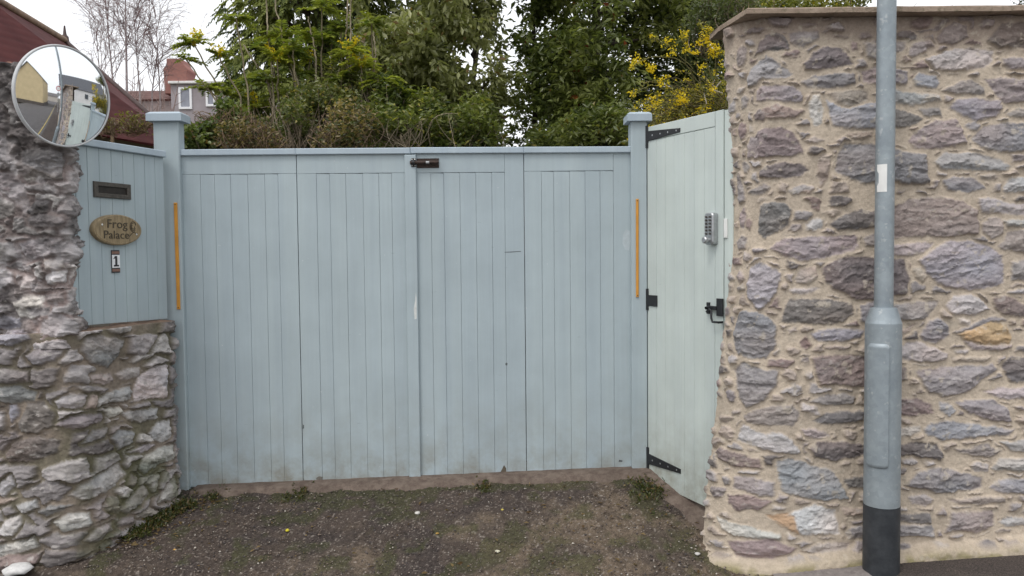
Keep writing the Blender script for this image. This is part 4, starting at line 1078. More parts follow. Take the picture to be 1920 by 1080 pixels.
# ------------------------------------------------------------------ lamp post
def build_lamp():
    x, y = 1.961, 4.215; zb = -.085; z_ = lambda py: at(1655, py, 4.13)[2]
    root = empty('lamp_post', (x, y, zb)); tag(root, 'galvanised lamp post with a black painted foot in front of the stone wall', 'lamp post')
    gal = N('galvanised_steel', .5, .35, .5); v = gal.t.nodes.new('ShaderNodeTexVoronoi'); v.inputs['Scale'].default_value = 42; gal.L(gal.co, v.inputs['Vector'])
    c = gal.ramp(gal.noise(5, 6, .65), [(.28, (.235, .275, .305)), (.72, (.355, .400, .425))]); c = gal.mix(1.0, c, gal.ramp(v.outputs['Color'], [(0., (.93, .93, .93)), (1., (1.08, 1.08, 1.08))]), 'MULTIPLY')
    bl_ = gal.ramp(gal.noise(24, 4, .65), [(.60, 0.0), (.70, .55)]); c = gal.mix(bl_, c, (.55, .57, .57)); gal.col(c); gal.rough(gal.ramp(gal.noise(12), [(.3, .42), (.7, .62)]))
    def lathe(prof, mat, name, par, k=40):
        acc = Acc(); P = np.array([[x, y, z] for r, z in prof]); th = np.arange(k) / k * 2 * np.pi
        V = np.stack([x + np.array([r for r, z in prof])[:, None] * np.cos(th), y + np.array([r for r, z in prof])[:, None] * np.sin(th), np.repeat(np.array([z for r, z in prof])[:, None], k, 1)], -1)
        i = np.arange(len(prof) * k).reshape(len(prof), k); j = np.roll(i, -1, 1); F = np.stack([i[:-1], j[:-1], j[1:], i[1:]], -1).reshape(-1, 4)
        return mesh_np(name, V.reshape(-1, 3), F, mat, par, None, True)
    R0 = .0905; R1 = .0475; zs, zn, zk = z_(955), z_(608), z_(580)
    lathe([(R0, zs + .001), (R0, zn - .003), (R0, zn), (R0 * .985, zn + .003), (R0 * .98, zn + .004), (R1 + .019, zk - .003), (R1 + .018, zk), (R1 + .015, zk + .003), (R1 + .006, zk + .004), (R1 + .003, zk + .005), (R1, zk + .006)], gal.m, 'base_tube', root)
    lathe([(R1, zk + .004), (R1 * .98, 4.0), (R1 * .8, 6.2), (.001, 6.21)], gal.m, 'shaft', root)
    bk = N('black_foot_paint', .55, 0, .4); bk.col(bk.ramp(bk.noise(14, 6, .7), [(.3, (.020, .023, .028)), (.75, (.055, .060, .066))])); bk.bump(bk.noise(60), .001)
    lathe([(R0 + .0015, zb - .15), (R0 + .0015, zs)], bk.m, 'painted_foot', root)
    # access door: a curved plate on the left front
    z1, z0 = z_(645), z_(880); th0, th1 = rad(193), rad(265); V = []; rows = 60; colsn = 30
    F = grid_faces(rows, colsn)
    for i in range(rows):
        for j in range(colsn):
            tz = i / (rows - 1); ta = j / (colsn - 1)
            V.append([tz, ta])
    V = np.array(V); th = th0 + (th1 - th0) * V[:, 1]; z = z0 + (z1 - z0) * V[:, 0]
    ex = np.minimum(V[:, 1], 1 - V[:, 1]) * (th1 - th0) * R0; ez = np.minimum(V[:, 0], 1 - V[:, 0]) * (z1 - z0)
    # round the corners
    rr = .022; ca = np.clip((rr - np.minimum(ex, rr)) / rr, 0, 1)
    z = np.where(V[:, 0] > .5, z - rr * (1 - np.sqrt(np.clip(1 - ca ** 2, 0, 1))) * (V[:, 0] > .9), z + rr * (1 - np.sqrt(np.clip(1 - ca ** 2, 0, 1))) * (V[:, 0] < .1))
    r = R0 + .011 - .011 * (np.minimum(ex, ez) < 1e-6)
    o = mesh_np('access_door', np.stack([x + r * np.cos(th), y + r * np.sin(th), z], -1), F, gal.m, root, None, True)
    # white paper label on the shaft, torn at its left edge
    V = []; F = []; z1, z0 = z_(306), z_(358.5)
    K = 10
    for i in range(K):
        tz = i / (K - 1); zz = z0 + (z1 - z0) * tz; a0 = rad(196) if (tz < .26 or tz > .7) else rad(208)
        for j in range(6):
            a = a0 + (rad(257) - a0) * j / 5 - tz * 0; V.append((x + (R1 + .0016) * math.cos(a), y + (R1 + .0016) * math.sin(a), zz))
    mesh_np('paper_label', np.array(V), grid_faces(K, 6), M['white'], root, None, True)
build_lamp()

# ------------------------------------------------------------------ convex traffic mirror
def build_mirror():
    c = Vector(at(120, 181, 4.12)); n = Vector((.880, -.470, -.088)).normalized()
    root = empty('convex_mirror', c); tag(root, 'round convex traffic mirror with a pale rim on the rough stone wall', 'mirror')
    u = Vector((0, 0, 1)).cross(n).normalized(); v = n.cross(u); R = .248; Rc = 1.25; K = 72; rings = 22
    mm = N('mirror_glass', .025, 1.0); mm.col((.86, .88, .90))
    V = []; 
    for i in range(rings):
        r = R * i / (rings - 1); h = math.sqrt(Rc * Rc - r * r) - math.sqrt(Rc * Rc - R * R)
        for k in range(K):
            t = k / K * 2 * math.pi; V.append(c + u * r * math.cos(t) + v * r * math.sin(t) + n * h)
    i = np.arange(rings * K).reshape(rings, K); j = np.roll(i, -1, 1); F = np.stack([i[:-1], i[1:], j[1:], j[:-1]], -1).reshape(-1, 4)
    mesh_np('mirror_face', np.array([tuple(p) for p in V]), F, mm.m, root, None, True)
    prof = [(R - .003, .003), (R + .001, .007), (R + .006, .006), (R + .008, -.004), (R + .006, -.016), (R * .7, -.030), (.03, -.040), (.001, -.040)]
    V = []
    for r, h in prof:
        for k in range(K): t = k / K * 2 * math.pi; V.append(tuple(c + u * r * math.cos(t) + v * r * math.sin(t) + n * h))
    i = np.arange(len(prof) * K).reshape(len(prof), K); j = np.roll(i, -1, 1); F = np.stack([i[:-1], i[1:], j[1:], j[:-1]], -1).reshape(-1, 4)
    rm = mat_plain('rim_grey_plastic', (.50, .51, .52), .45, 0, .08, 15)
    mesh_np('rim', np.array(V), F, rm, root, None, True)
    acc = Acc(); b = c - n * .035; acc.tube([b, b - n * .10, b - n * .14 + Vector((-.06, .12, -.02))], .022, 10); acc.build('bracket', M['steel'], root, True)
build_mirror()

# ------------------------------------------------------------------ planting behind the gate
def unit(v): return v / (np.linalg.norm(v, axis=-1, keepdims=True) + 1e-9)
def leaf_arr(P, D, U, L, W, fold=.12, droop=.15):
    """four-cornered folded leaves; returns V (4n,3), F (2n,3)"""
    n = len(P); D = unit(D); S = unit(np.cross(D, U)); Nn = np.cross(S, D); L = np.broadcast_to(L, (n,))[:, None]; W = np.broadcast_to(W, (n,))[:, None]
    a = P; t = P + D * L - Nn * L * droop; m = P + D * L * .48
    l = m + S * W / 2 + Nn * W * fold; r = m - S * W / 2 + Nn * W * fold
    V = np.stack([a, l, t, r], 1).reshape(-1, 3); i = 4 * np.arange(n)[:, None]
    F = np.concatenate([i + np.array([[0, 1, 2]]), i + np.array([[0, 2, 3]])], 0); return V, F
def rosette(C, k, L, W, rs, elev=(-.9, .35), spread=.5, jit=.02, axis=None):
    n = len(C); az = rs.rand(n, k) * 6.283; el = rs.uniform(elev[0], elev[1], (n, k))
    D = np.stack([np.cos(az) * np.cos(el), np.sin(az) * np.cos(el), np.sin(el)], -1)
    if axis is not None: D = unit(D + spread * axis[:, None])
    P = C[:, None] + jit * rs.randn(n, k, 3) + D * .006
    U = unit(np.array([0, 0, 1.0]) + .7 * rs.randn(n, k, 3)); LL = L * (.65 + .6 * rs.rand(n, k)); WW = W * (.7 + .5 * rs.rand(n, k))
    return leaf_arr(P.reshape(-1, 3), D.reshape(-1, 3), U.reshape(-1, 3), LL.ravel(), WW.ravel())
def tint(nleaf, a, b, rs, cl=None, extra=None, pe=.0):
    """per-leaf colours between a and b; cl: one value per clump, repeated"""
    t = rs.rand(nleaf) if cl is None else np.clip(.6 * cl + .5 * rs.rand(nleaf) - .05, 0, 1)
    c = np.array(a) * (1 - t[:, None]) + np.array(b) * t[:, None]
    if extra is not None: m = rs.rand(nleaf) < pe; c[m] = np.array(extra) * (.7 + .6 * rs.rand(m.sum(), 1))
    return np.repeat(c, 4, 0)
def blob_pts(n, ells, rs, hollow=.55, clump=2.2, thr=.42, gap=None):
    out = []; tot = 0; vol = np.array([e[3] * e[4] * e[5] for e in ells]); vol = vol / vol.sum()
    while tot < n:
        m = n * 3; k = rs.choice(len(ells), m, p=vol); E = np.array(ells)[k]
        u = unit(rs.randn(m, 3)) * (hollow + (1 - hollow) * rs.rand(m, 1) ** .6)
        p = E[:, :3] + u * E[:, 3:6]
        d = .5 * vn(p[:, 0] * clump + 7, p[:, 2] * clump + 3) + .5 * vn(p[:, 1] * clump + 31, p[:, 2] * clump * 1.1 + p[:, 0] * .7)
        ok = d > thr
        if gap is not None: ok &= rs.rand(m) > gap(p)
        p = p[ok]; out.append(p); tot += len(p)
    return np.concatenate(out)[:n]
def limbs(acc, base, tips, rs, r0, col, sag=.1, k=6, rt=.004):
    for t in tips:
        b = base(t); m = (b + t) / 2 + np.array([rs.uniform(-.12, .12), rs.uniform(-.12, .12), rs.uniform(-.05, .2)]) * np.linalg.norm(t - b) * .6
        s = np.linspace(0, 1, 9)[:, None]; P = (1 - s) ** 2 * b + 2 * s * (1 - s) * m + s * s * t; P[1:-1] += rs.randn(7, 3) * .012
        acc.tube(P, np.linspace(r0, rt, 9), k, col)

def broadleaf(name, label, cat, ells, ncl, kleaf, L, W, ca, cb, trunks, seed, elev=(-.9, .35), thr=.42, gap=None, red=None, pe=.0, twig=(.12, .10, .085), ntw=60, group=None, hollow=.5, base_r=.03, clump=2.2):
    rs = np.random.RandomState(seed); C = blob_pts(ncl, ells, rs, hollow, clump, thr, gap)
    root = empty(name, (float(np.mean([t[0][0] for t in trunks])), float(np.mean([t[0][1] for t in trunks])), float(trunks[0][0][2]))); tag(root, label, cat, group)
    acc = Acc(); lines = []
    for pts, r in ((t[:-1], t[-1]) for t in trunks):
        P = np.array(pts, float); s = np.linspace(0, 1, 24); ss = np.linspace(0, 1, len(P)); Q = np.stack([np.interp(s, ss, P[:, i]) for i in range(3)], -1); Q[:, :2] += .03 * np.stack([np.sin(s * 7 + seed), np.cos(s * 5 + seed)], -1)
        acc.tube(Q, np.linspace(r, r * .25, 24), 8, twig); lines.append(Q)
    AL = np.concatenate(lines)
    def base(t):
        c = AL[AL[:, 2] < t[2] + .05]; c = c if len(c) else AL[:2]
        return c[np.argmin(np.linalg.norm(c - t, axis=1) + .25 * rs.rand(len(c)))]
    limbs(acc, base, C[rs.choice(len(C), min(ntw, len(C)), False)], rs, base_r, twig)
    acc.build('trunk', M['bark'], root, True)
    ax = None; V, F = rosette(C, kleaf, L, W, rs, elev, jit=.35 * L)
    cl = np.repeat(np.clip(vn(C[:, 0] * 3 + 5, C[:, 2] * 3 + C[:, 1]) * 1.6 - .3, 0, 1), kleaf)
    mesh_np('crown', V, F, M['leaf'], root, tint(ncl * kleaf, ca, cb, rs, cl, red, pe))
    return root

def P_(px, py, Y): return at(px, py, Y)
# two broad-leaved evergreens with a thin, see-through seam between them
def seam(p):
    return .66 * np.exp(-((p[:, 0] - .02 + .10 * np.sin(p[:, 2] * 4)) / .22) ** 2) * (.30 + .70 * sstep(.42, .58, vn(p[:, 0] * 5, p[:, 2] * 5)))
broadleaf('evergreen_tree', 'olive green evergreen tree with pale drooping leaves rising behind the middle of the gate', 'tree',
          [(-.98, 8.3, 4.2, .62, .8, 1.5), (-.62, 8.6, 3.6, .62, .7, 1.3), (-.85, 8.2, 2.7, .55, .6, .8), (-.9, 8.6, 5.6, .8, .9, 1.3)], 4300, 10, .088, .042, (.110, .130, .040), (.400, .410, .190),
          [[(-.75, 8.6, .1), (-.7, 8.6, 1.8), (-.9, 8.5, 3.4), (-.8, 8.5, 6.0), .09], [(-.7, 8.6, .1), (-.45, 8.7, 2.6), (-.3, 8.7, 4.5), .06]], 51, (-1.25, .2), .36, seam, (.20, .13, .05), .02, (.13, .11, .09), 70)
broadleaf('evergreen_tree', 'dark green evergreen tree with sky showing between its branches, behind the right gate leaf', 'tree',
          [(.95, 8.8, 4.3, .95, .9, 1.5), (.45, 9.0, 3.3, .5, .7, 1.2), (1.1, 8.7, 2.7, .75, .7, .9), (.8, 9.0, 5.8, 1.0, 1.0, 1.4)], 4300, 10, .096, .038, (.085, .115, .034), (.330, .360, .120),
          [[(.75, 9.0, .1), (.72, 9.0, 1.9), (.95, 8.9, 3.6), (.9, 8.9, 6.4), .10], [(.7, 9.0, .1), (.30, 9.1, 2.2), (.22, 9.1, 4.8), .06], [(.75, 9, .1), (.42, 9.0, 2.3), (.55, 9., 4.), .05]], 52, (-1.0, .35), .43, seam, (.22, .06, .03), .008, (.06, .05, .042), 90)
broadleaf('evergreen_tree', 'blue green fine leaved evergreen filling the gap above the yellow flowered shrub', 'tree',
          [(2.1, 9.6, 4.2, .85, .7, 1.4), (1.9, 9.5, 3.0, .8, .6, 1.1), (2.6, 9.8, 5.0, .9, .7, 1.2), (2.3, 9.6, 2.6, .6, .6, 1.0)], 5200, 10, .075, .034, (.075, .10, .042), (.23, .265, .12),
          [[(2.0, 9.7, .1), (2.0, 9.7, 2.2), (2.2, 9.7, 5.4), .08]], 53, (-.8, .6), .36, None, None, 0, (.09, .075, .06), 60)

# conifer
def conifer():
    rs = np.random.RandomState(61); root = empty('conifer_tree', (-2.45, 10.4, .1)); tag(root, 'tall dark conifer with drooping sprays behind the left leaf of the gate', 'tree')
    acc = Acc(); acc.tube([(-2.45, 10.4, .1), (-2.42, 10.42, 3), (-2.45, 10.4, 7.8)], [.17, .12, .02], 10, (.10, .075, .06))
    n = 7200; z = .9 + 6.7 * rs.rand(n) ** 1.15; R = np.interp(z, [.5, 2.2, 3.6, 5, 7.8], [1.35, 1.45, 1.20, .92, .1]); az = rs.rand(n) * 6.283
    lob = 1 + .22 * np.sin(az * 5 + z * 3.1) * .6 + .22 * (vn(az * 2, z * 2.3) - .5) * 2; r = R * lob * (.30 + .70 * rs.rand(n) ** .5)
    C = np.stack([-2.45 + r * np.cos(az), 10.4 + r * np.sin(az), z], -1)
    for t in C[rs.choice(n, 120, False)]:
        b = np.array([-2.45, 10.4, max(.5, t[2] - .25)]); acc.tube([b, (b + t) / 2 + [0, 0, .12], t], [.03, .018, .006], 5, (.10, .075, .06))
    acc.build('trunk', M['bark'], root, True)
    k = 22; out = np.stack([np.cos(az), np.sin(az), -.55 + 0 * az], -1) + .35 * rs.randn(n, 3); ax = unit(out); side = unit(np.cross(ax, np.array([0, 0, 1.])))
    t = np.linspace(0, 1, k)[None, :, None]; SL = (.12 + .16 * rs.rand(n))[:, None, None]
    sgn = np.where(np.arange(k) % 2, 1, -1)[None, :, None]
    P = C[:, None] + ax[:, None] * t * SL - np.array([0, 0, 1.]) * (t ** 2) * SL * .40
    D = ax[:, None] * .8 + side[:, None] * sgn * (.85 - .5 * t) - np.array([0, 0, .35]) + .18 * rs.randn(n, k, 3)
    U = unit(np.cross(side, ax))[:, None] + .3 * rs.randn(n, k, 3)
    V, F = leaf_arr(P.reshape(-1, 3), D.reshape(-1, 3), U.reshape(-1, 3), (.075 * (1.2 - .7 * t) * (.8 + .4 * rs.rand(n, k, 1))).ravel(), .026, .05, .25)
    cl = np.repeat(np.clip(vn(C[:, 0] * 3.5, C[:, 2] * 3.5 + C[:, 1]) * 1.7 - .35, 0, 1), k)
    mesh_np('crown', V, F, M['leafmatt'], root, tint(n * k, (.042, .066, .018), (.250, .275, .065), rs, cl))
conifer()

# mahonia shrubs: bare stems ending in whorls of pinnate leaves with yellow flower spikes
def mahonia(label, base_px, Y, heads, seed, group='mahonia shrubs'):
    rs = np.random.RandomState(seed); b = P_(base_px, 300, Y); root = empty('mahonia_shrub', (b[0], Y, .12)); tag(root, label, 'shrub', group)
    st = Acc(); lv = []; heads_fl = []
    for (hx, hy, size, yel, sx, sy) in heads:
        yy = Y + rs.uniform(-.25, .25); h = P_(hx, hy, yy); s0 = P_(sx, sy, yy + .05); g = np.array([s0[0] + .15 * (b[0] - s0[0]), yy + .1, .1])
        t = np.linspace(0, 1, 14)[:, None]; P = np.where(t < .5, g + (s0 - g) * t * 2, s0 + (h - s0) * (t - .5) * 2); P[1:-1] += rs.randn(12, 3) * .007
        st.tube(P, np.linspace(.010, .006, 14), 6, np.array((.25, .21, .14)) * rs.uniform(.7, 1.2))
        for q in range(rs.randint(10, 14)):
            az = rs.rand() * 6.283; el = rs.uniform(-.05, .85); D = np.array([math.cos(az) * math.cos(el), math.sin(az) * math.cos(el), math.sin(el)]); Ls = size * rs.uniform(.75, 1.15)
            m = 9; tt = np.linspace(.12, 1, m)[:, None]; R = h + D * tt * Ls - np.array([0, 0, 1]) * (tt ** 2) * Ls * .38; side = unit(np.cross(D, [0, 0, 1.]))
            st.tube(np.concatenate([h[None], R]), .0016, 3, (.20, .20, .06))
            for s in (-1, 1):
                DD = D * .55 + side * s * .9 + np.array([0, 0, -.12]) + .12 * rs.randn(m, 3); UU = np.array([0, 0, 1.]) + .35 * rs.randn(m, 3)
                V, F = leaf_arr(R, DD, UU, size * .34 * (1.1 - .5 * tt[:, 0]), size * .125, .1, .2); k = rs.rand(m, 1)
                young = np.clip(yel + .2 * rs.randn(), 0, 1); c = (np.array((.10, .14, .036)) * (1 - young) + np.array((.44, .46, .07)) * young) * (.75 + .5 * k)
                lv.append((V, F, np.repeat(c, 4, 0)))
        if yel > .45:
            fl = []; heads_fl.append(fl)
            for q in range(rs.randint(4, 7)):
                az = rs.rand() * 6.283; D = np.array([math.cos(az) * .6, math.sin(az) * .6, .8]); m = 26; tt = rs.rand(m, 1); R = h + D * tt * size * .70 + .006 * rs.randn(m, 3)
                V, F = leaf_arr(R, rs.randn(m, 3), rs.randn(m, 3), .026, .018, .1, .1); fl.append((V, F, np.repeat(np.array((.72, .58, .04)) * (.7 + .5 * rs.rand(m, 1)), 4, 0)))
    st.build('stems', M['bark'], root, True)
    for nm, lst, mt in [('leaves', lv, 'leaf')] + [('flower_head', f, 'petal') for f in heads_fl]:
        if lst:
            a = Acc()
            for q in lst: a.add(*q)
            a.build(nm, M[mt], root)
mahonia('leaning mahonia with yellow green whorls against the sky, right of the distant chimney', 430, 7.0,
        [(443, 34, .17, .45, 470, 200), (363, 82, .18, .5, 440, 215), (349, 112, .14, .45, 420, 210), (411, 104, .15, .5, 455, 190), (386, 166, .19, .4, 440, 220), (432, 180, .2, .35, 450, 230)], 71)
mahonia('mahonia with many pale upright stems in front of the conifer', 575, 7.3,
        [(527, 66, .22, .40, 562, 165), (603, 16, .21, .45, 603, 150), (590, 73, .24, .35, 590, 165), (520, 112, .23, .75, 520, 178), (581, 112, .17, .5, 581, 178), (550, 95, .22, .15, 556, 170), (510, 85, .22, .10, 520, 170), (527, 178, .2, .45, 535, 230), (477, 199, .20, .65, 480, 240), (622, 80, .22, .2, 620, 165), (500, 150, .24, .15, 512, 210), (560, 140, .22, .2, 568, 200), (470, 160, .2, .3, 486, 220), (640, 60, .2, .2, 640, 170)], 72)
mahonia('mahonia with yellow flower spikes left of the pale leaved evergreen', 690, 7.2,
        [(697, 45, .19, .35, 700, 140), (653, 97, .20, .6, 655, 170), (677, 124, .20, .8, 680, 190), (722, 155, .22, .35, 722, 230), (745, 180, .22, .25, 740, 240), (700, 190, .22, .3, 700, 250), (640, 150, .2, .2, 645, 220), (770, 200, .2, .25, 765, 250)], 73)
def bare_stems():
    rs = np.random.RandomState(5); acc = Acc(); Y = 7.05
    for pts in ([(502, -60), (500, 20), (502, 60), (508, 100), (514, 200)], [(512, -60), (517, 20), (527, 55), (545, 130), (560, 200), (568, 260)], [(542, 70), (548, 120), (560, 155), (563, 230)], [(652, -60), (651, 30), (649, 100), (648, 200)], [(665, -60), (657, 30), (657, 80), (660, 190)], [(700, 60), (704, 100), (701, 140), (704, 200)],
                [(456, 85), (480, 120), (505, 155), (520, 240)], [(578, 30), (586, 70), (592, 110), (594, 200)], [(630, 260), (655, 215), (672, 180)]):
        P = np.array([P_(x, y, Y + .15 * rs.rand()) for x, y in pts]); t = np.linspace(0, 1, 26); s = np.linspace(0, 1, len(P)); Q = np.stack([np.interp(t, s, P[:, i]) for i in range(3)], -1); Q += .004 * rs.randn(26, 3)
        acc.tube(Q, np.linspace(.006, .009, 26), 6, np.array((.27, .23, .16)) * rs.uniform(.8, 1.1))
    o = acc.build('climber', M['bark'], None, True); tag(o, 'tall bare pale stems rising in front of the conifer', 'climber')
bare_stems()

# undergrowth along the top of the gate
def shrub(label, ells, n, k, L, W, ca, cb, seed, twigs, twc, elev=(-.8, .9), thr=.30, extra=None, pe=0, name='shrub', mat='leaf', twr=.0035, cat='shrub', top=.35):
    rs = np.random.RandomState(seed); C = blob_pts(n, ells, rs, .25, 4.0, thr); root = empty(name, (ells[0][0], ells[0][1], .1)); tag(root, label, cat)
    acc = Acc()
    for q in range(twigs):
        e = ells[rs.randint(len(ells))]; u = unit(rs.randn(3)); u[2] = abs(u[2]) * .9; t = np.array(e[:3]) + u * np.array(e[3:6]) * rs.uniform(.7, 1.12); b = np.array([e[0] + rs.uniform(-.6, .6) * e[3], e[1] + rs.uniform(-.4, .4) * e[4], e[2] - e[5] * .95])
        m = (b + t) / 2 + rs.randn(3) * .10; s = np.linspace(0, 1, 8)[:, None]; acc.tube((1 - s) ** 2 * b + 2 * s * (1 - s) * m + s * s * t, np.linspace(twr * 1.6, twr * .5, 8), 4, np.array(twc) * rs.uniform(.6, 1.3))
    e = ells[0]; acc.tube([(e[0], e[1], .08), (e[0] + .03, e[1], e[2] - e[5] * .5), (e[0], e[1] + .02, e[2])], [.03, .02, .01], 6, twc)
    acc.build('stems', M['bark'], root, True)
    V, F = rosette(C, k, L, W, rs, elev, jit=.5 * L); cl = np.repeat(np.clip(vn(C[:, 0] * 6, C[:, 2] * 6 + C[:, 1] * 3) * 1.6 - .3, 0, 1), k)
    mesh_np('leaves', V, F, M[mat], root, tint(n * k, ca, cb, rs, cl, extra, pe)); return root
def E(px, py, Y, rx, ry, rz): p = P_(px, py, Y); return (p[0], Y, p[2], rx, ry, rz)
shrub('glossy ivy mound beside the capped left gate post', [E(375, 262, 6.3, .20, .25, .22), E(420, 250, 6.5, .22, .25, .26)], 650, 8, .042, .034, (.055, .09, .026), (.21, .245, .08), 81, 30, (.16, .12, .085), extra=(.22, .14, .05), pe=.03, name='ivy')
shrub('brown dry twiggy shrub behind the top of the left gate leaf', [E(470, 262, 6.2, .28, .22, .18), E(425, 235, 6.4, .30, .22, .16)], 380, 6, .035, .020, (.15, .115, .055), (.31, .24, .115), 82, 260, (.20, .14, .09), thr=.35, extra=(.06, .07, .025), pe=.35)
shrub('mixed green bush behind the joint of the two left gate leaves', [E(540, 245, 6.6, .30, .3, .26), E(600, 225, 6.9, .38, .3, .34), E(650, 190, 7.3, .40, .3, .36)], 1500, 8, .042, .022, (.065, .09, .03), (.26, .27, .10), 83, 200, (.26, .21, .15), thr=.40, extra=(.30, .25, .07), pe=.10)
shrub('rusty brown leaved bush behind the middle of the gate', [E(655, 235, 6.4, .24, .22, .20), E(640, 262, 6.2, .26, .2, .14)], 420, 7, .045, .020, (.18, .135, .065), (.35, .275, .125), 84, 120, (.22, .16, .11), thr=.33, extra=(.07, .085, .03), pe=.4)
shrub('dark green leafy bush behind the middle joint of the gate', [E(750, 252, 6.7, .34, .3, .20), E(850, 250, 7.0, .36, .3, .24), E(720, 205, 7.1, .22, .3, .30), E(800, 215, 7.2, .16, .3, .20), E(895, 215, 7.3, .14, .3, .16)], 1100, 8, .066, .024, (.05, .078, .022), (.235, .262, .075), 85, 170, (.30, .25, .18), thr=.42, extra=(.34, .32, .07), pe=.08)
shrub('dark low bush with a paler whorl behind the right gate leaf', [E(1120, 250, 7.2, .40, .3, .22), E(1050, 268, 7.4, .30, .3, .14), E(905, 262, 7.2, .2, .3, .22)], 620, 8, .070, .028, (.05, .075, .024), (.22, .245, .08), 86, 40, (.14, .11, .085), extra=(.23, .19, .04), pe=.03)
shrub('yellow green hedge showing over the top of the tall stone wall', [E(1450, 10, 6.6, .30, .4, .22), E(1560, 6, 6.6, .28, .4, .14), E(1520, 12, 6.7, .4, .4, .13), E(1600, 14, 6.7, .12, .3, .07), (2.15, 6.7, 2.1, .50, .4, .75), (2.65, 6.75, 2.0, .40, .4, .80), (2.4, 6.7, 1.0, .6, .4, .8)], 3600, 8, .040, .020, (.09, .11, .028), (.34, .33, .07), 87, 60, (.22, .17, .12), extra=(.42, .33, .03), pe=.05, name='hedge', cat='hedge')
shrub('dark twiggy growth where the wall coping meets the hedge', [E(1385, 20, 6.3, .18, .3, .20), E(1330, 45, 6.6, .2, .3, .25)], 500, 7, .036, .018, (.05, .07, .03), (.16, .18, .08), 88, 70, (.22, .18, .13))
shrub('small dark green treetop far behind the right end of the wall', [E(1912, 6, 9.5, .16, .3, .10), E(1935, -10, 9.5, .2, .3, .14), (6.95, 9.5, 4.15, .70, .7, .60), (6.8, 9.6, 3.1, .75, .7, .8)], 1500, 8, .04, .02, (.03, .045, .018), (.07, .09, .04), 89, 20, (.1, .08, .06), name='tree', cat='tree')

# winter-flowering jasmine arching over the garden door
def jasmine():
    rs = np.random.RandomState(91); Y = 5.75; o = P_(1330, 175, Y); root = empty('jasmine_shrub', (o[0], Y, .15)); tag(root, 'tangled arching shrub with yellow flowers spilling over the garden door', 'shrub')
    st = Acc(); nodes = []; 
    for q in range(430):
        b = P_(1345 + rs.uniform(-45, 40), 215 + rs.uniform(-40, 25), Y + rs.uniform(-.1, .45)); b[2] -= .12
        th = rs.uniform(.15, 2.75); L = rs.uniform(.16, .56) * (1.15 if th > .8 else .75); t = np.linspace(0, 1, 11)[:, None]
        d = np.array([-math.cos(th - .55) if th < 9 else 0, rs.uniform(-.55, .35), math.sin(th) * .95]); d = d / np.linalg.norm(d)
        P = b + d * t * L + np.array([-.10, -.05, -.22 * L / .4]) * t ** 2.2 * rs.uniform(.3, 1.5) + np.cumsum(rs.randn(11, 3) * .006, 0)
        st.tube(P, np.linspace(.0042, .0016, 11), 4, np.array(((.20, .165, .085) if rs.rand() < .6 else (.13, .14, .045))) * rs.uniform(.6, 1.25)); nodes.append(P[2:])
    # a dozen long sprays that reach left and drop over the door's top rail
    for pts in ([(1330, 160), (1270, 110), (1222, 105), (1192, 118), (1186, 128)], [(1330, 190), (1270, 165), (1225, 160), (1195, 172), (1184, 180)], [(1320, 195), (1262, 190), (1228, 205), (1214, 222)], [(1330, 200), (1290, 196), (1276, 210), (1281, 224)], [(1335, 150), (1320, 95), (1318, 60), (1312, 45)], [(1340, 140), (1345, 90), (1335, 62), (1328, 52)], [(1335, 205), (1322, 198), (1315, 203), (1316, 213)], [(1320, 170), (1285, 120), (1283, 75), (1282, 55)], [(1310, 185), (1250, 178), (1210, 190), (1180, 208)], [(1345, 120), (1352, 100), (1345, 92)], [(1300, 130), (1255, 85), (1228, 72), (1222, 68)]):
        P = np.array([P_(x, y, Y - .12 - .06 * i) for i, (x, y) in enumerate(pts)]); t = np.linspace(0, 1, 16); s = np.linspace(0, 1, len(P)); Q = np.stack([np.interp(t, s, P[:, i]) for i in range(3)], -1); Q += .004 * rs.randn(16, 3)
        st.tube(Q, np.linspace(.004, .0018, 16), 4, (.17, .16, .07)); nodes += [Q[5:], Q[8:], Q[8:]]
    for pts in ([(1340, 150), (1335, 158), (1342, 164), (1352, 152)], [(1325, 195), (1320, 175), (1335, 168), (1355, 175)]):
        st.tube([P_(x, y, 5.5) for x, y in pts], .004, 5, (.42, .38, .32))
    st.build('stems', M['bark'], root, True)
    Nn = np.concatenate(nodes); Nn = Nn[rs.choice(len(Nn), 2300)]; V, F = rosette(Nn, 4, .022, .011, rs, (-.8, .9), jit=.008)
    mesh_np('leaves', V, F, M['leaf'], root, tint(len(Nn) * 4, (.10, .10, .03), (.42, .38, .09), rs))
    # flowers: six-petalled stars, in loose clusters at the ends of the stems
    C = np.concatenate([p[-3:] for p in nodes]); C = C[rs.choice(len(C), 700)]; cl = [P_(x, y, Y - .25) for x, y in ((1196, 115), (1192, 112), (1222, 132), (1218, 128), (1187, 178), (1275, 190), (1283, 188), (1268, 186), (1279, 184), (1340, 95), (1346, 98), (1335, 94), (1229, 192), (1226, 187), (1318, 132), (1335, 170), (1316, 208), (1321, 66), (1328, 75), (1283, 62), (1262, 100), (1290, 95), (1212, 205), (1281, 222), (1240, 153), (1326, 55), (1318, 78), (1300, 100), (1255, 78))]
    D = np.concatenate([c + .018 * rs.randn(8, 3) for c in cl]); C = np.concatenate([C[:430], D]); V, F = rosette(C, 6, .017, .011, rs, (-.6, .7), jit=.003)
    mesh_np('flowers', V, F, M['petal'], root, tint(len(C) * 6, (.72, .52, .02), (.88, .72, .08), rs))
jasmine()

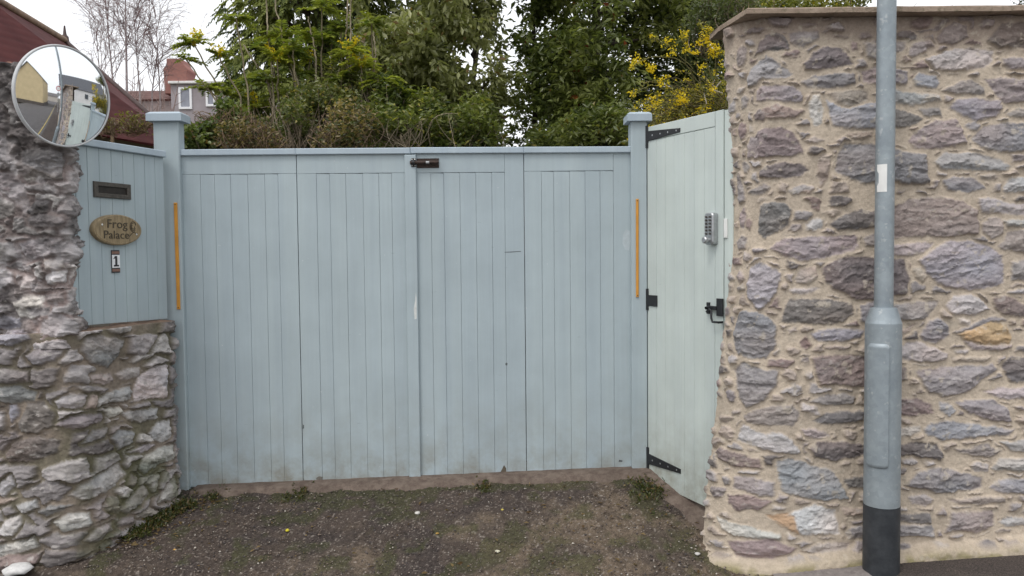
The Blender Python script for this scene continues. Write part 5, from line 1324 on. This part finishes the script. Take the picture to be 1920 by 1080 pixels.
# weeds at the foot of the left wall, and bits lying on the drive
def weeds():
    rs = np.random.RandomState(14); n = 520; t = rs.rand(n); x = -2.44 + .34 * t + .05 * rs.randn(n); y = 4.52 + .62 * t + .02 * rs.randn(n); x = x + .07 * np.abs(rs.randn(n))
    keep = vn(x * 9, y * 9) > .36; x, y = x[keep], y[keep]; n2 = 320; x2 = rs.uniform(-2.0, .1, n2); y2 = 5.12 + .05 * rs.randn(n2); k2 = vn(x2 * 5 + 3, y2 * 0 + 2) > .48; x = np.r_[x, x2[k2]]; y = np.r_[y, y2[k2]]
    x3 = .84 + .07 * rs.randn(70); y3 = 5.02 + .08 * rs.randn(70); x = np.r_[x, x3]; y = np.r_[y, y3]
    C = np.stack([x, y, zg(x, y) + .010], -1); V, F = rosette(C, 6, .026, .010, rs, (.1, 1.3), jit=.008)
    o = mesh_np('weeds', V, F, M['leaf'], None, tint(len(C) * 6, (.030, .045, .012), (.115, .125, .035), rs, None, (.20, .14, .06), .22)); tag(o, 'small green weeds and moss along the foot of wall and gate', 'weeds', None, 'stuff')
    n = 260; t = rs.rand(n); x = np.where(rs.rand(n) < .55, -2.40 + .36 * t + .12 * np.abs(rs.randn(n)), rs.uniform(-2.3, 1.1, n)); y = np.where(x < -1.9, 4.50 + .62 * t, rs.uniform(4.3, 5.2, n)); P = np.stack([x, y, zg(x, y) + .012], -1)
    D = rs.randn(n, 3) * [1, 1, .15]; V, F = leaf_arr(P, D, np.array([0, 0, 1.]) + .3 * rs.randn(n, 3), .016 + .03 * rs.rand(n), .008 + .014 * rs.rand(n), .2, .1); tt = rs.rand(n, 1)
    o = mesh_np('leaf_litter', V, F, M['petal'], None, np.repeat(np.array((.11, .065, .03)) * (1 - tt) + np.array((.26, .19, .09)) * tt, 4, 0)); tag(o, 'scattered dead brown leaves on the driveway edge', 'leaf litter', None, 'stuff')
    def bit(name, px, py, s, col, label, cat, flat=.5):
        Y = 4.9
        for _ in range(30): p = at(px, py, Y); Y += .35 * (p[2] - float(zg(p[0], p[1]))) / .32 if abs(p[2]) < 3 else 0
        p = at(px, py, Y); bm = bmesh.new(); bmesh.ops.create_icosphere(bm, subdivisions=2, radius=s)
        for v in bm.verts: v.co *= 1 + .35 * (random.random() - .5); v.co.z *= flat; v.co += Vector((p[0], p[1], float(zg(p[0], p[1])) + s * flat * .6))
        tag(bm_link(name, bm, mat_plain(name + '_surface', col, .8, 0, .15, 60), None, True), label, cat)
    bit('pebble', 783, 963, .017, (.58, .56, .52), 'irregular white pebble on the driveway near the gate', 'stone')
    bit('pebble', 933, 1035, .014, (.55, .52, .40), 'rounded cream pebble near the front edge of the driveway', 'stone')
    bit('pebble', 1308, 1040, .016, (.52, .50, .48), 'pale pebble at the right front corner of the driveway', 'stone')
    bit('fallen_flower', 539, 996, .012, (.55, .47, .03), 'yellow fallen flower on the dark left half of the driveway', 'flower', .8)
    bit('fallen_flower', 942, 957, .009, (.50, .40, .08), 'dull yellow fallen flower near the middle of the gate', 'flower', .8)
    bit('leaf_scrap', 328, 1031, .009, (.55, .30, .06), 'orange scrap of leaf on the left of the driveway', 'leaf', .4)
    bit('leaf_scrap', 820, 1001, .012, (.40, .24, .05), 'orange brown leaf scrap in the middle of the driveway', 'leaf', .35)
    bit('white_stone', 35, 1072, .075, (.62, .61, .60), 'long white painted stone at the foot of the left wall', 'stone', .35)
weeds()

# ------------------------------------------------------------------ roofs, house and bare tree beyond the garden
def poly(bm, pts): return bm.faces.new([bm.verts.new(tuple(p)) for p in pts])
def red_roof():
    root = empty('outbuilding', (-9.5, 14, -.3)); tag(root, 'outbuilding with a dark red hipped roof behind the left wall', 'building')
    n = N('red_roofing', .7, 0, .3); wv = n.t.nodes.new('ShaderNodeTexWave'); wv.inputs['Scale'].default_value = 2.6; wv.inputs['Distortion'].default_value = .6; wv.bands_direction = 'Z'; n.L(n.co, wv.inputs['Vector'])
    f = n.noise(2.2, 6, .65); c = n.ramp(f, [(.3, (.105, .030, .032)), (.7, (.170, .052, .050))]); c = n.mix(1.0, c, n.ramp(wv.outputs['Fac'], [(.0, (.93, .93, .93)), (.5, (1.03, 1.03, 1.03))]), 'MULTIPLY'); n.col(c); n.bump(wv.outputs['Fac'], .01, .3)
    # ridge runs from R1 towards the camera's left; the hip falls from R1 to the right
    R1 = at(122, 80, 13.5); e = at(300, 236, 12.2); R0 = np.array(at(-40, 2, 10.9)); R0[2] = R1[2]
    eL = np.array([e[0] - (R1[0] - R0[0]) - 1.6, e[1] - 4.2, e[2] - .0]); low = e[2] - .55
    bm = bmesh.new(); k = np.array([0, 0, .12])
    E1 = e + (e - R1) * .25; E0 = R0 + np.array([1.0, -2.8, 0]); E0[2] = E1[2]; B1 = np.array([R1[0] - 1.2, R1[1] + 4.0, E1[2]]); B0 = R0 + np.array([-2.5, 4.0, 0]); B0[2] = E1[2]
    v = [bm.verts.new(tuple(p)) for p in (R0, R1, E1, E0, B1, B0)]
    bm.faces.new((v[0], v[3], v[2], v[1])); bm.faces.new((v[1], v[2], v[4])); bm.faces.new((v[0], v[1], v[4], v[5]))
    ret = bmesh.ops.solidify(bm, geom=bm.faces[:], thickness=.08); bm_link('roof', bm, n.m, root)
    acc = Acc(); dk = mat_plain('dark_ridge_tile', (.06, .035, .032), .7, 0, .3, 10); rt = mat_plain('ridge_tile', (.21, .135, .085), .7, 0, .3, 10)
    acc.tube([R1 + [0, 0, .02], E1 + [0, 0, .02]], .045, 8); acc.build('hip_tiles', dk, root, True)
    acc = Acc(); acc.tube([R0 + [0, 0, .03], R1 + [0, 0, .03]], .06, 8); acc.build('ridge_tiles', rt, root, True)
    acc = Acc(); acc.tube([R1, R1 + [0, 0, .10], R1 + [0, 0, .13], R1 + [0, 0, .28]], [.07, .06, .03, .012], 8); acc.build('finial', dk, root, True)
    wl = mat_plain('outbuilding_wall', (.30, .27, .23), .9, 0, .2, 3); bm = bmesh.new(); c1, c0 = E1 + [-.25, .3, 0], E0 + [-.1, .3, 0]
    ring = [E0 + [.1, .25, 0], E1 + [-.25, .3, 0], B1 + [-.3, -.2, 0], B0 + [.3, -.2, 0]]
    lo = [bm.verts.new((p[0], p[1], -.4)) for p in ring]; hi = [bm.verts.new((p[0], p[1], p[2] + .02)) for p in ring]
    for i in range(4): bm.faces.new((lo[i], lo[(i + 1) % 4], hi[(i + 1) % 4], hi[i]))
    bm_link('wall', bm, wl, root)
red_roof()

def far_house():
    Y = 32.0; root = empty('house', (-12, Y + 3, -.5)); tag(root, 'distant grey rendered house with a red brick chimney', 'house')
    F_ = Frame((0, Y), (1, 0)); q = lambda x, y: F_.px(x, y)
    gy = N('grey_render', .9, 0, .2); gy.col(gy.ramp(gy.noise(1.2, 6, .7), [(.3, (.26, .235, .245)), (.7, (.36, .32, .335))]))
    rf = N('old_tile_roof', .85, 0, .2); rf.col(rf.ramp(rf.noise(3, 6, .7), [(.3, (.20, .11, .105)), (.7, (.33, .21, .19))]))
    br = N('chimney_brick', .9, 0, .2); bt = br.t.nodes.new('ShaderNodeTexBrick'); bt.inputs['Scale'].default_value = 5; bt.inputs['Color1'].default_value = (.33, .15, .125, 1); bt.inputs['Color2'].default_value = (.27, .125, .11, 1); bt.inputs['Mortar'].default_value = (.22, .15, .13, 1); mp = br.t.nodes.new('ShaderNodeMapping'); mp.inputs['Rotation'].default_value = (rad(90), 0, 0); br.L(br.co, mp.inputs[0]); br.L(mp.outputs[0], bt.inputs['Vector']); br.col(bt.outputs['Color'])
    (x0, zt) = q(322, 156); x1 = q(560, 150)[0]; zr = q(250, 157)[1]; xl = q(180, 157)[0]
    bm = bmesh.new(); slab(bm, F_, rect(x0 - .05, -1, x1, zt - .05), -6, 0, .01); bm_link('wall', bm, gy.m, root)
    bm = bmesh.new(); ze = q(250, 186)[1]; P = lambda x, y, z: bm.verts.new((x, y, z))
    a = [P(xl, Y + .02, ze), P(x0 - .06, Y + .02, ze), P(x0 - .06, Y + 2.6, zr + .25), P(xl, Y + 2.6, zr + .25)]; b = [P(xl, Y + 5.4, ze), P(x0 - .06, Y + 5.4, ze)]; bm.faces.new(a); bm.faces.new((a[3], a[2], b[1], b[0]))
    bmesh.ops.solidify(bm, geom=bm.faces[:], thickness=.12); bm_link('roof', bm, rf.m, root)
    bm = bmesh.new(); slab(bm, F_, rect(xl + .2, -1, x0 - .06, ze - .05), -5.2, -.15, .01); bm_link('side_wall', bm, mat_plain('side_render', (.27, .215, .21), .9, 0, .25, 1.5), root)
    bm = bmesh.new(); slab(bm, F_, rect(x0 - .1, zt - .045, x1, zt + .06), -.1, .14, .02); bm_link('gutter', bm, mat_plain('pale_gutter', (.66, .65, .64), .6, 0, .1, 3), root)
    bm = bmesh.new(); ca, cb = q(306, 150)[0], q(350, 150)[0]; zc0, zc1, zc2 = q(330, 175)[1], q(330, 123)[1], q(330, 109)[1]; w_ = cb - ca
    slab(bm, F_, [(ca + .03, zc0), (cb - .02, zc0), (cb - .02, q(330, 138)[1]), (cb + .04, q(330, 130)[1]), (cb - w_ * .16, zc1 + .10), (cb - w_ * .26, zc2), (ca + w_ * .14, zc2), (ca + w_ * .12, zc1 + .05), (ca - .02, q(330, 128)[1]), (ca, q(330, 140)[1])], -.9, -.05, .02); ch = bm_link('chimney', bm, br.m, root)
    for (a, b, c, d, nm) in ((335, 361, 164, 205, 'w'), (386, 405, 170, 200, 'w')):
        wx0, wz1 = q(a, c); wx1, wz0 = q(b, d); t = .09; bm = bmesh.new()
        ringframe(bm, F_, (wx0, wz0, wx1, wz1), (wx0 + t, wz0 + t, wx1 - t, wz1 - t), .001, .06, .01)
        wf = bm_link('window', bm, mat_plain('white_window_frame', (.78, .78, .80), .5, 0, .05, 4), root)
        bm = bmesh.new(); slab(bm, F_, rect(wx0 + t, wz0 + t, wx1 - t, wz1 - t), .001, .02, .004); gl = N('window_glass', .12, 0, .6); gl.col(gl.ramp(gl.noise(1.5), [(.3, (.16, .17, .21)), (.7, (.30, .31, .36))])); bm_link('pane', bm, gl.m, wf)
far_house()

def birch():
    rs = np.random.RandomState(33); acc = Acc(); tw = Acc(); Y = 22.0
    def grow(acc_, p, d, L, r, lev):
        n = 7; P = [p]; dd = d
        for i in range(n): dd = unit(dd + .16 * rs.randn(3) + (np.array([0, 0, -.10]) if lev >= 3 else np.array([0, 0, .07]))); P.append(P[-1] + dd * L / n)
        P = np.array(P); acc_.tube(P, np.linspace(r, r * .5, n + 1), 5 if lev < 2 else 3, np.array((.26, .20, .20)) if lev < 2 else np.array((.25, .17, .165)))
        if lev >= 4: return
        for q in range((9, 7, 8, 5)[lev]):
            i = rs.randint(2, n + 1); az = rs.rand() * 6.283; s = unit(np.array([math.cos(az), math.sin(az), .45])); grow(tw if lev >= 1 else tw, P[i], unit(dd * .75 + s * .8), L * rs.uniform(.38, .58), r * .5, lev + 1)
    for k, (bx, tx, ty, r) in enumerate(((238, 234, -60, .034), (214, 196, -10, .026), (262, 250, 20, .022), (285, 300, 60, .020), (300, 292, 30, .018), (190, 178, 30, .016))):
        b = P_(bx, 330, Y + .3 * k); b[2] = -.3; t = P_(tx, ty, Y + .3 * k); c = P_(bx, 175, Y + .3 * k)
        acc.tube([b, c, t], [r * 1.3, r, r * .3], 7, (.33, .28, .28))
        for q in range(13):
            s = c + (t - c) * rs.rand(); az = rs.rand() * 6.283; grow(tw, s, unit(np.array([math.cos(az) * .7, math.sin(az) * .5, 1.0])), rs.uniform(.8, 1.7), .011, 2)
    root = empty('bare_birch', P_(238, 330, Y) * [1, 1, 0]); tag(root, 'bare leafless tree with fine twigs against the white sky, above the distant house', 'tree')
    acc.build('trunk', M['bark'], root, True); tw.build('twigs', M['bark'], root)
    # a lower bare thicket in front of the distant house
    tw2 = Acc(); 
    for q in range(34):
        b = P_(rs.uniform(205, 330), 300, 26); b[2] = 1.0; t = P_(rs.uniform(200, 335), rs.uniform(120, 200), 26 + rs.rand()); P = np.array([b, (b + t) / 2 + .12 * rs.randn(3), t]); tw2.tube(P, [.03, .02, .008], 4, (.30, .22, .20))
        for j in range(7): s = P[1] + (t - P[1]) * rs.rand(); tw2.tube([s, s + np.array([rs.uniform(-.4, .4), rs.uniform(-.3, .3), rs.uniform(.1, .5)])], [.012, .005], 3, (.34, .25, .23))
    o = tw2.build('bare_thicket', M['bark'], None); tag(o, 'bare pinkish brown twigs in front of the distant house', 'bare shrub')
birch()
shrub('small yellow and green shrub in front of the red roof, under the mirror edge', [E(205, 235, 9.0, .10, .2, .10), E(252, 232, 9.5, .26, .2, .11)], 120, 5, .05, .020, (.07, .07, .025), (.26, .25, .04), 90, 90, (.24, .17, .11), thr=.35, extra=(.12, .075, .05), pe=.35)
def wisps():
    rs = np.random.RandomState(3); acc = Acc()
    for px, py in ((1705, 12), (1716, 4), (1782, 8), (1790, 14), (1880, 10), (1392, 12), (1400, 6), (1410, 18), (1588, 10)):
        b = P_(px - 6, 30, 4.6); t = P_(px + 4, py, 4.62); acc.tube([b, (b + t) / 2 + .01 * rs.randn(3), t], [.003, .002, .001], 3, (.35, .27, .16))
    tag(acc.build('dry_grass', M['bark'], None), 'dry grass stalks growing on top of the wall coping', 'grass', None, 'stuff')
wisps()

# ------------------------------------------------------------------ across the street: what the convex mirror shows
def street_house(name, label, x0, x1, y0, y1, ze, zr, wallc, roofc, along, wins):
    root = empty(name, ((x0 + x1) / 2, (y0 + y1) / 2, -.2)); tag(root, label, 'house')
    wm = mat_plain(name + '_wall', wallc, .9, 0, .06, 1.2); rm = mat_plain(name + '_roof', roofc, .75, 0, .3, 5)
    bm = bmesh.new(); o = -.3
    if along == 'y':   # ridge along y: gables face +-y
        xm = (x0 + x1) / 2; pr = [(x0, ze), (xm, zr), (x1, ze)]; A = [(x0, y0, o), (x1, y0, o), (x1, y0, ze), (xm, y0, zr), (x0, y0, ze)]; B = [(x, y1, z) for x, y, z in A]
    else:
        ym = (y0 + y1) / 2; A = [(x0, y0, o), (x0, y1, o), (x0, y1, ze), (x0, ym, zr), (x0, y0, ze)]; B = [(x1, y, z) for x, y, z in A]
    a = [bm.verts.new(p) for p in A]; b = [bm.verts.new(p) for p in B]; bm.faces.new(a); bm.faces.new(b[::-1])
    for i in range(5): bm.faces.new((a[i], a[(i + 1) % 5], b[(i + 1) % 5], b[i]))
    bm_link('wall', bm, wm, root)
    bm = bmesh.new(); k = .14
    for s in (2, 3):
        p, q = np.array(A[s]) , np.array(A[s + 1]); p2, q2 = np.array(B[s]), np.array(B[s + 1]); up = np.array([0, 0, k]); d = (p2 - p) / np.linalg.norm(p2 - p) * .2; low = (p if s == 2 else q); out_ = (low - (q if s == 2 else p)); out_ = out_ / np.linalg.norm(out_) * .25
        P = [p - d, q - d, q2 + d, p2 + d]
        if s == 2: P[0] = P[0] + out_; P[3] = P[3] + out_
        else: P[1] = P[1] + out_; P[2] = P[2] + out_
        lo = [bm.verts.new(tuple(v + up * .3)) for v in P]; hi = [bm.verts.new(tuple(v + up)) for v in P]; bm.faces.new(lo[::-1]); bm.faces.new(hi)
        for i in range(4): bm.faces.new((lo[i], lo[(i + 1) % 4], hi[(i + 1) % 4], hi[i]))
    bm_link('roof', bm, rm, root)
    if wins:
        fm = mat_plain(name + '_frame', (.7, .7, .7), .5, 0, .05, 3); gm = mat_plain(name + '_glass', (.06, .07, .08), .15, 0, .2, 2)
        for (fr, a_, z_, w_, h_) in wins:
            bm = bmesh.new(); slab(bm, fr, rect(a_, z_, a_ + w_, z_ + h_), -.02, .05, .01); f = bm_link('window', bm, fm, root); bm = bmesh.new(); slab(bm, fr, rect(a_ + .08, z_ + .08, a_ + w_ - .08, z_ + h_ - .08), .04, .062, .004); bm_link('pane', bm, gm, f)
    return root
street_house('cream_house', 'cream gabled house across the street, reflected in the convex mirror', 24, 36, -6.0, .4, 6.0, 9.4, (.62, .50, .30), (.10, .10, .11), 'x', [])
bm = bmesh.new(); box(bm, (29.95, -2.8, .15), (12.1, 6.7, .9)); o = bm_link('plinth', bm, mat_plain('dark_plinth', (.10, .085, .075), .9, 0, .2, 2), bpy.data.objects['cream_house'])
WFm = Frame((27.94, 20), (0, -1))
street_house('white_house', 'white house with a slate roof beyond the stone wall, reflected in the convex mirror', 28, 36, 4.6, 20, 5.6, 9.0, (.74, .73, .72), (.085, .088, .10), 'y', [(WFm, 4.2, 3.6, 1.3, 1.3), (WFm, 6.8, 3.6, 1.3, 1.3), (WFm, 11.5, 3.6, 1.2, 1.2), (WFm, 4.2, .7, 1.4, 1.5), (WFm, 6.8, .7, 1.4, 1.5)])
street_house('far_terrace', 'low pale houses at the end of the street, reflected in the convex mirror', 62, 70, -6, 3.6, 2.6, 4.2, (.55, .50, .45), (.12, .11, .11), 'y', [])
def road_sign():
    root = empty('road_sign', (17.5, 4.05, .1)); tag(root, 'round road sign on a grey pole far along the wall, reflected in the mirror', 'road sign')
    acc = Acc(); acc.tube([(17.5, 4.05, -.1), (17.5, 4.05, 4.5)], .045, 10); acc.build('pole', M['steel'], root, True)
    def disc(z, r, mat, nm, d0, d1):
        bm = bmesh.new(); F_ = Frame((17.44, 4.05), (0, -1)); slab(bm, F_, [(r * math.cos(t), z + r * math.sin(t)) for t in np.arange(28) / 28 * 6.2832], d0, d1, .004); return bm_link(nm, bm, mat, root)
    rd = mat_plain('sign_red', (.45, .03, .03), .5, 0, .05, 5); disc(3.9, .42, rd, 'sign_disc', .0, .02); disc(3.9, .32, M['white'], 'sign_face', .0205, .026); disc(2.95, .30, mat_plain('sign_grey', (.30, .31, .33), .5, 0, .1, 5), 'sign_disc', .0, .02)
road_sign()
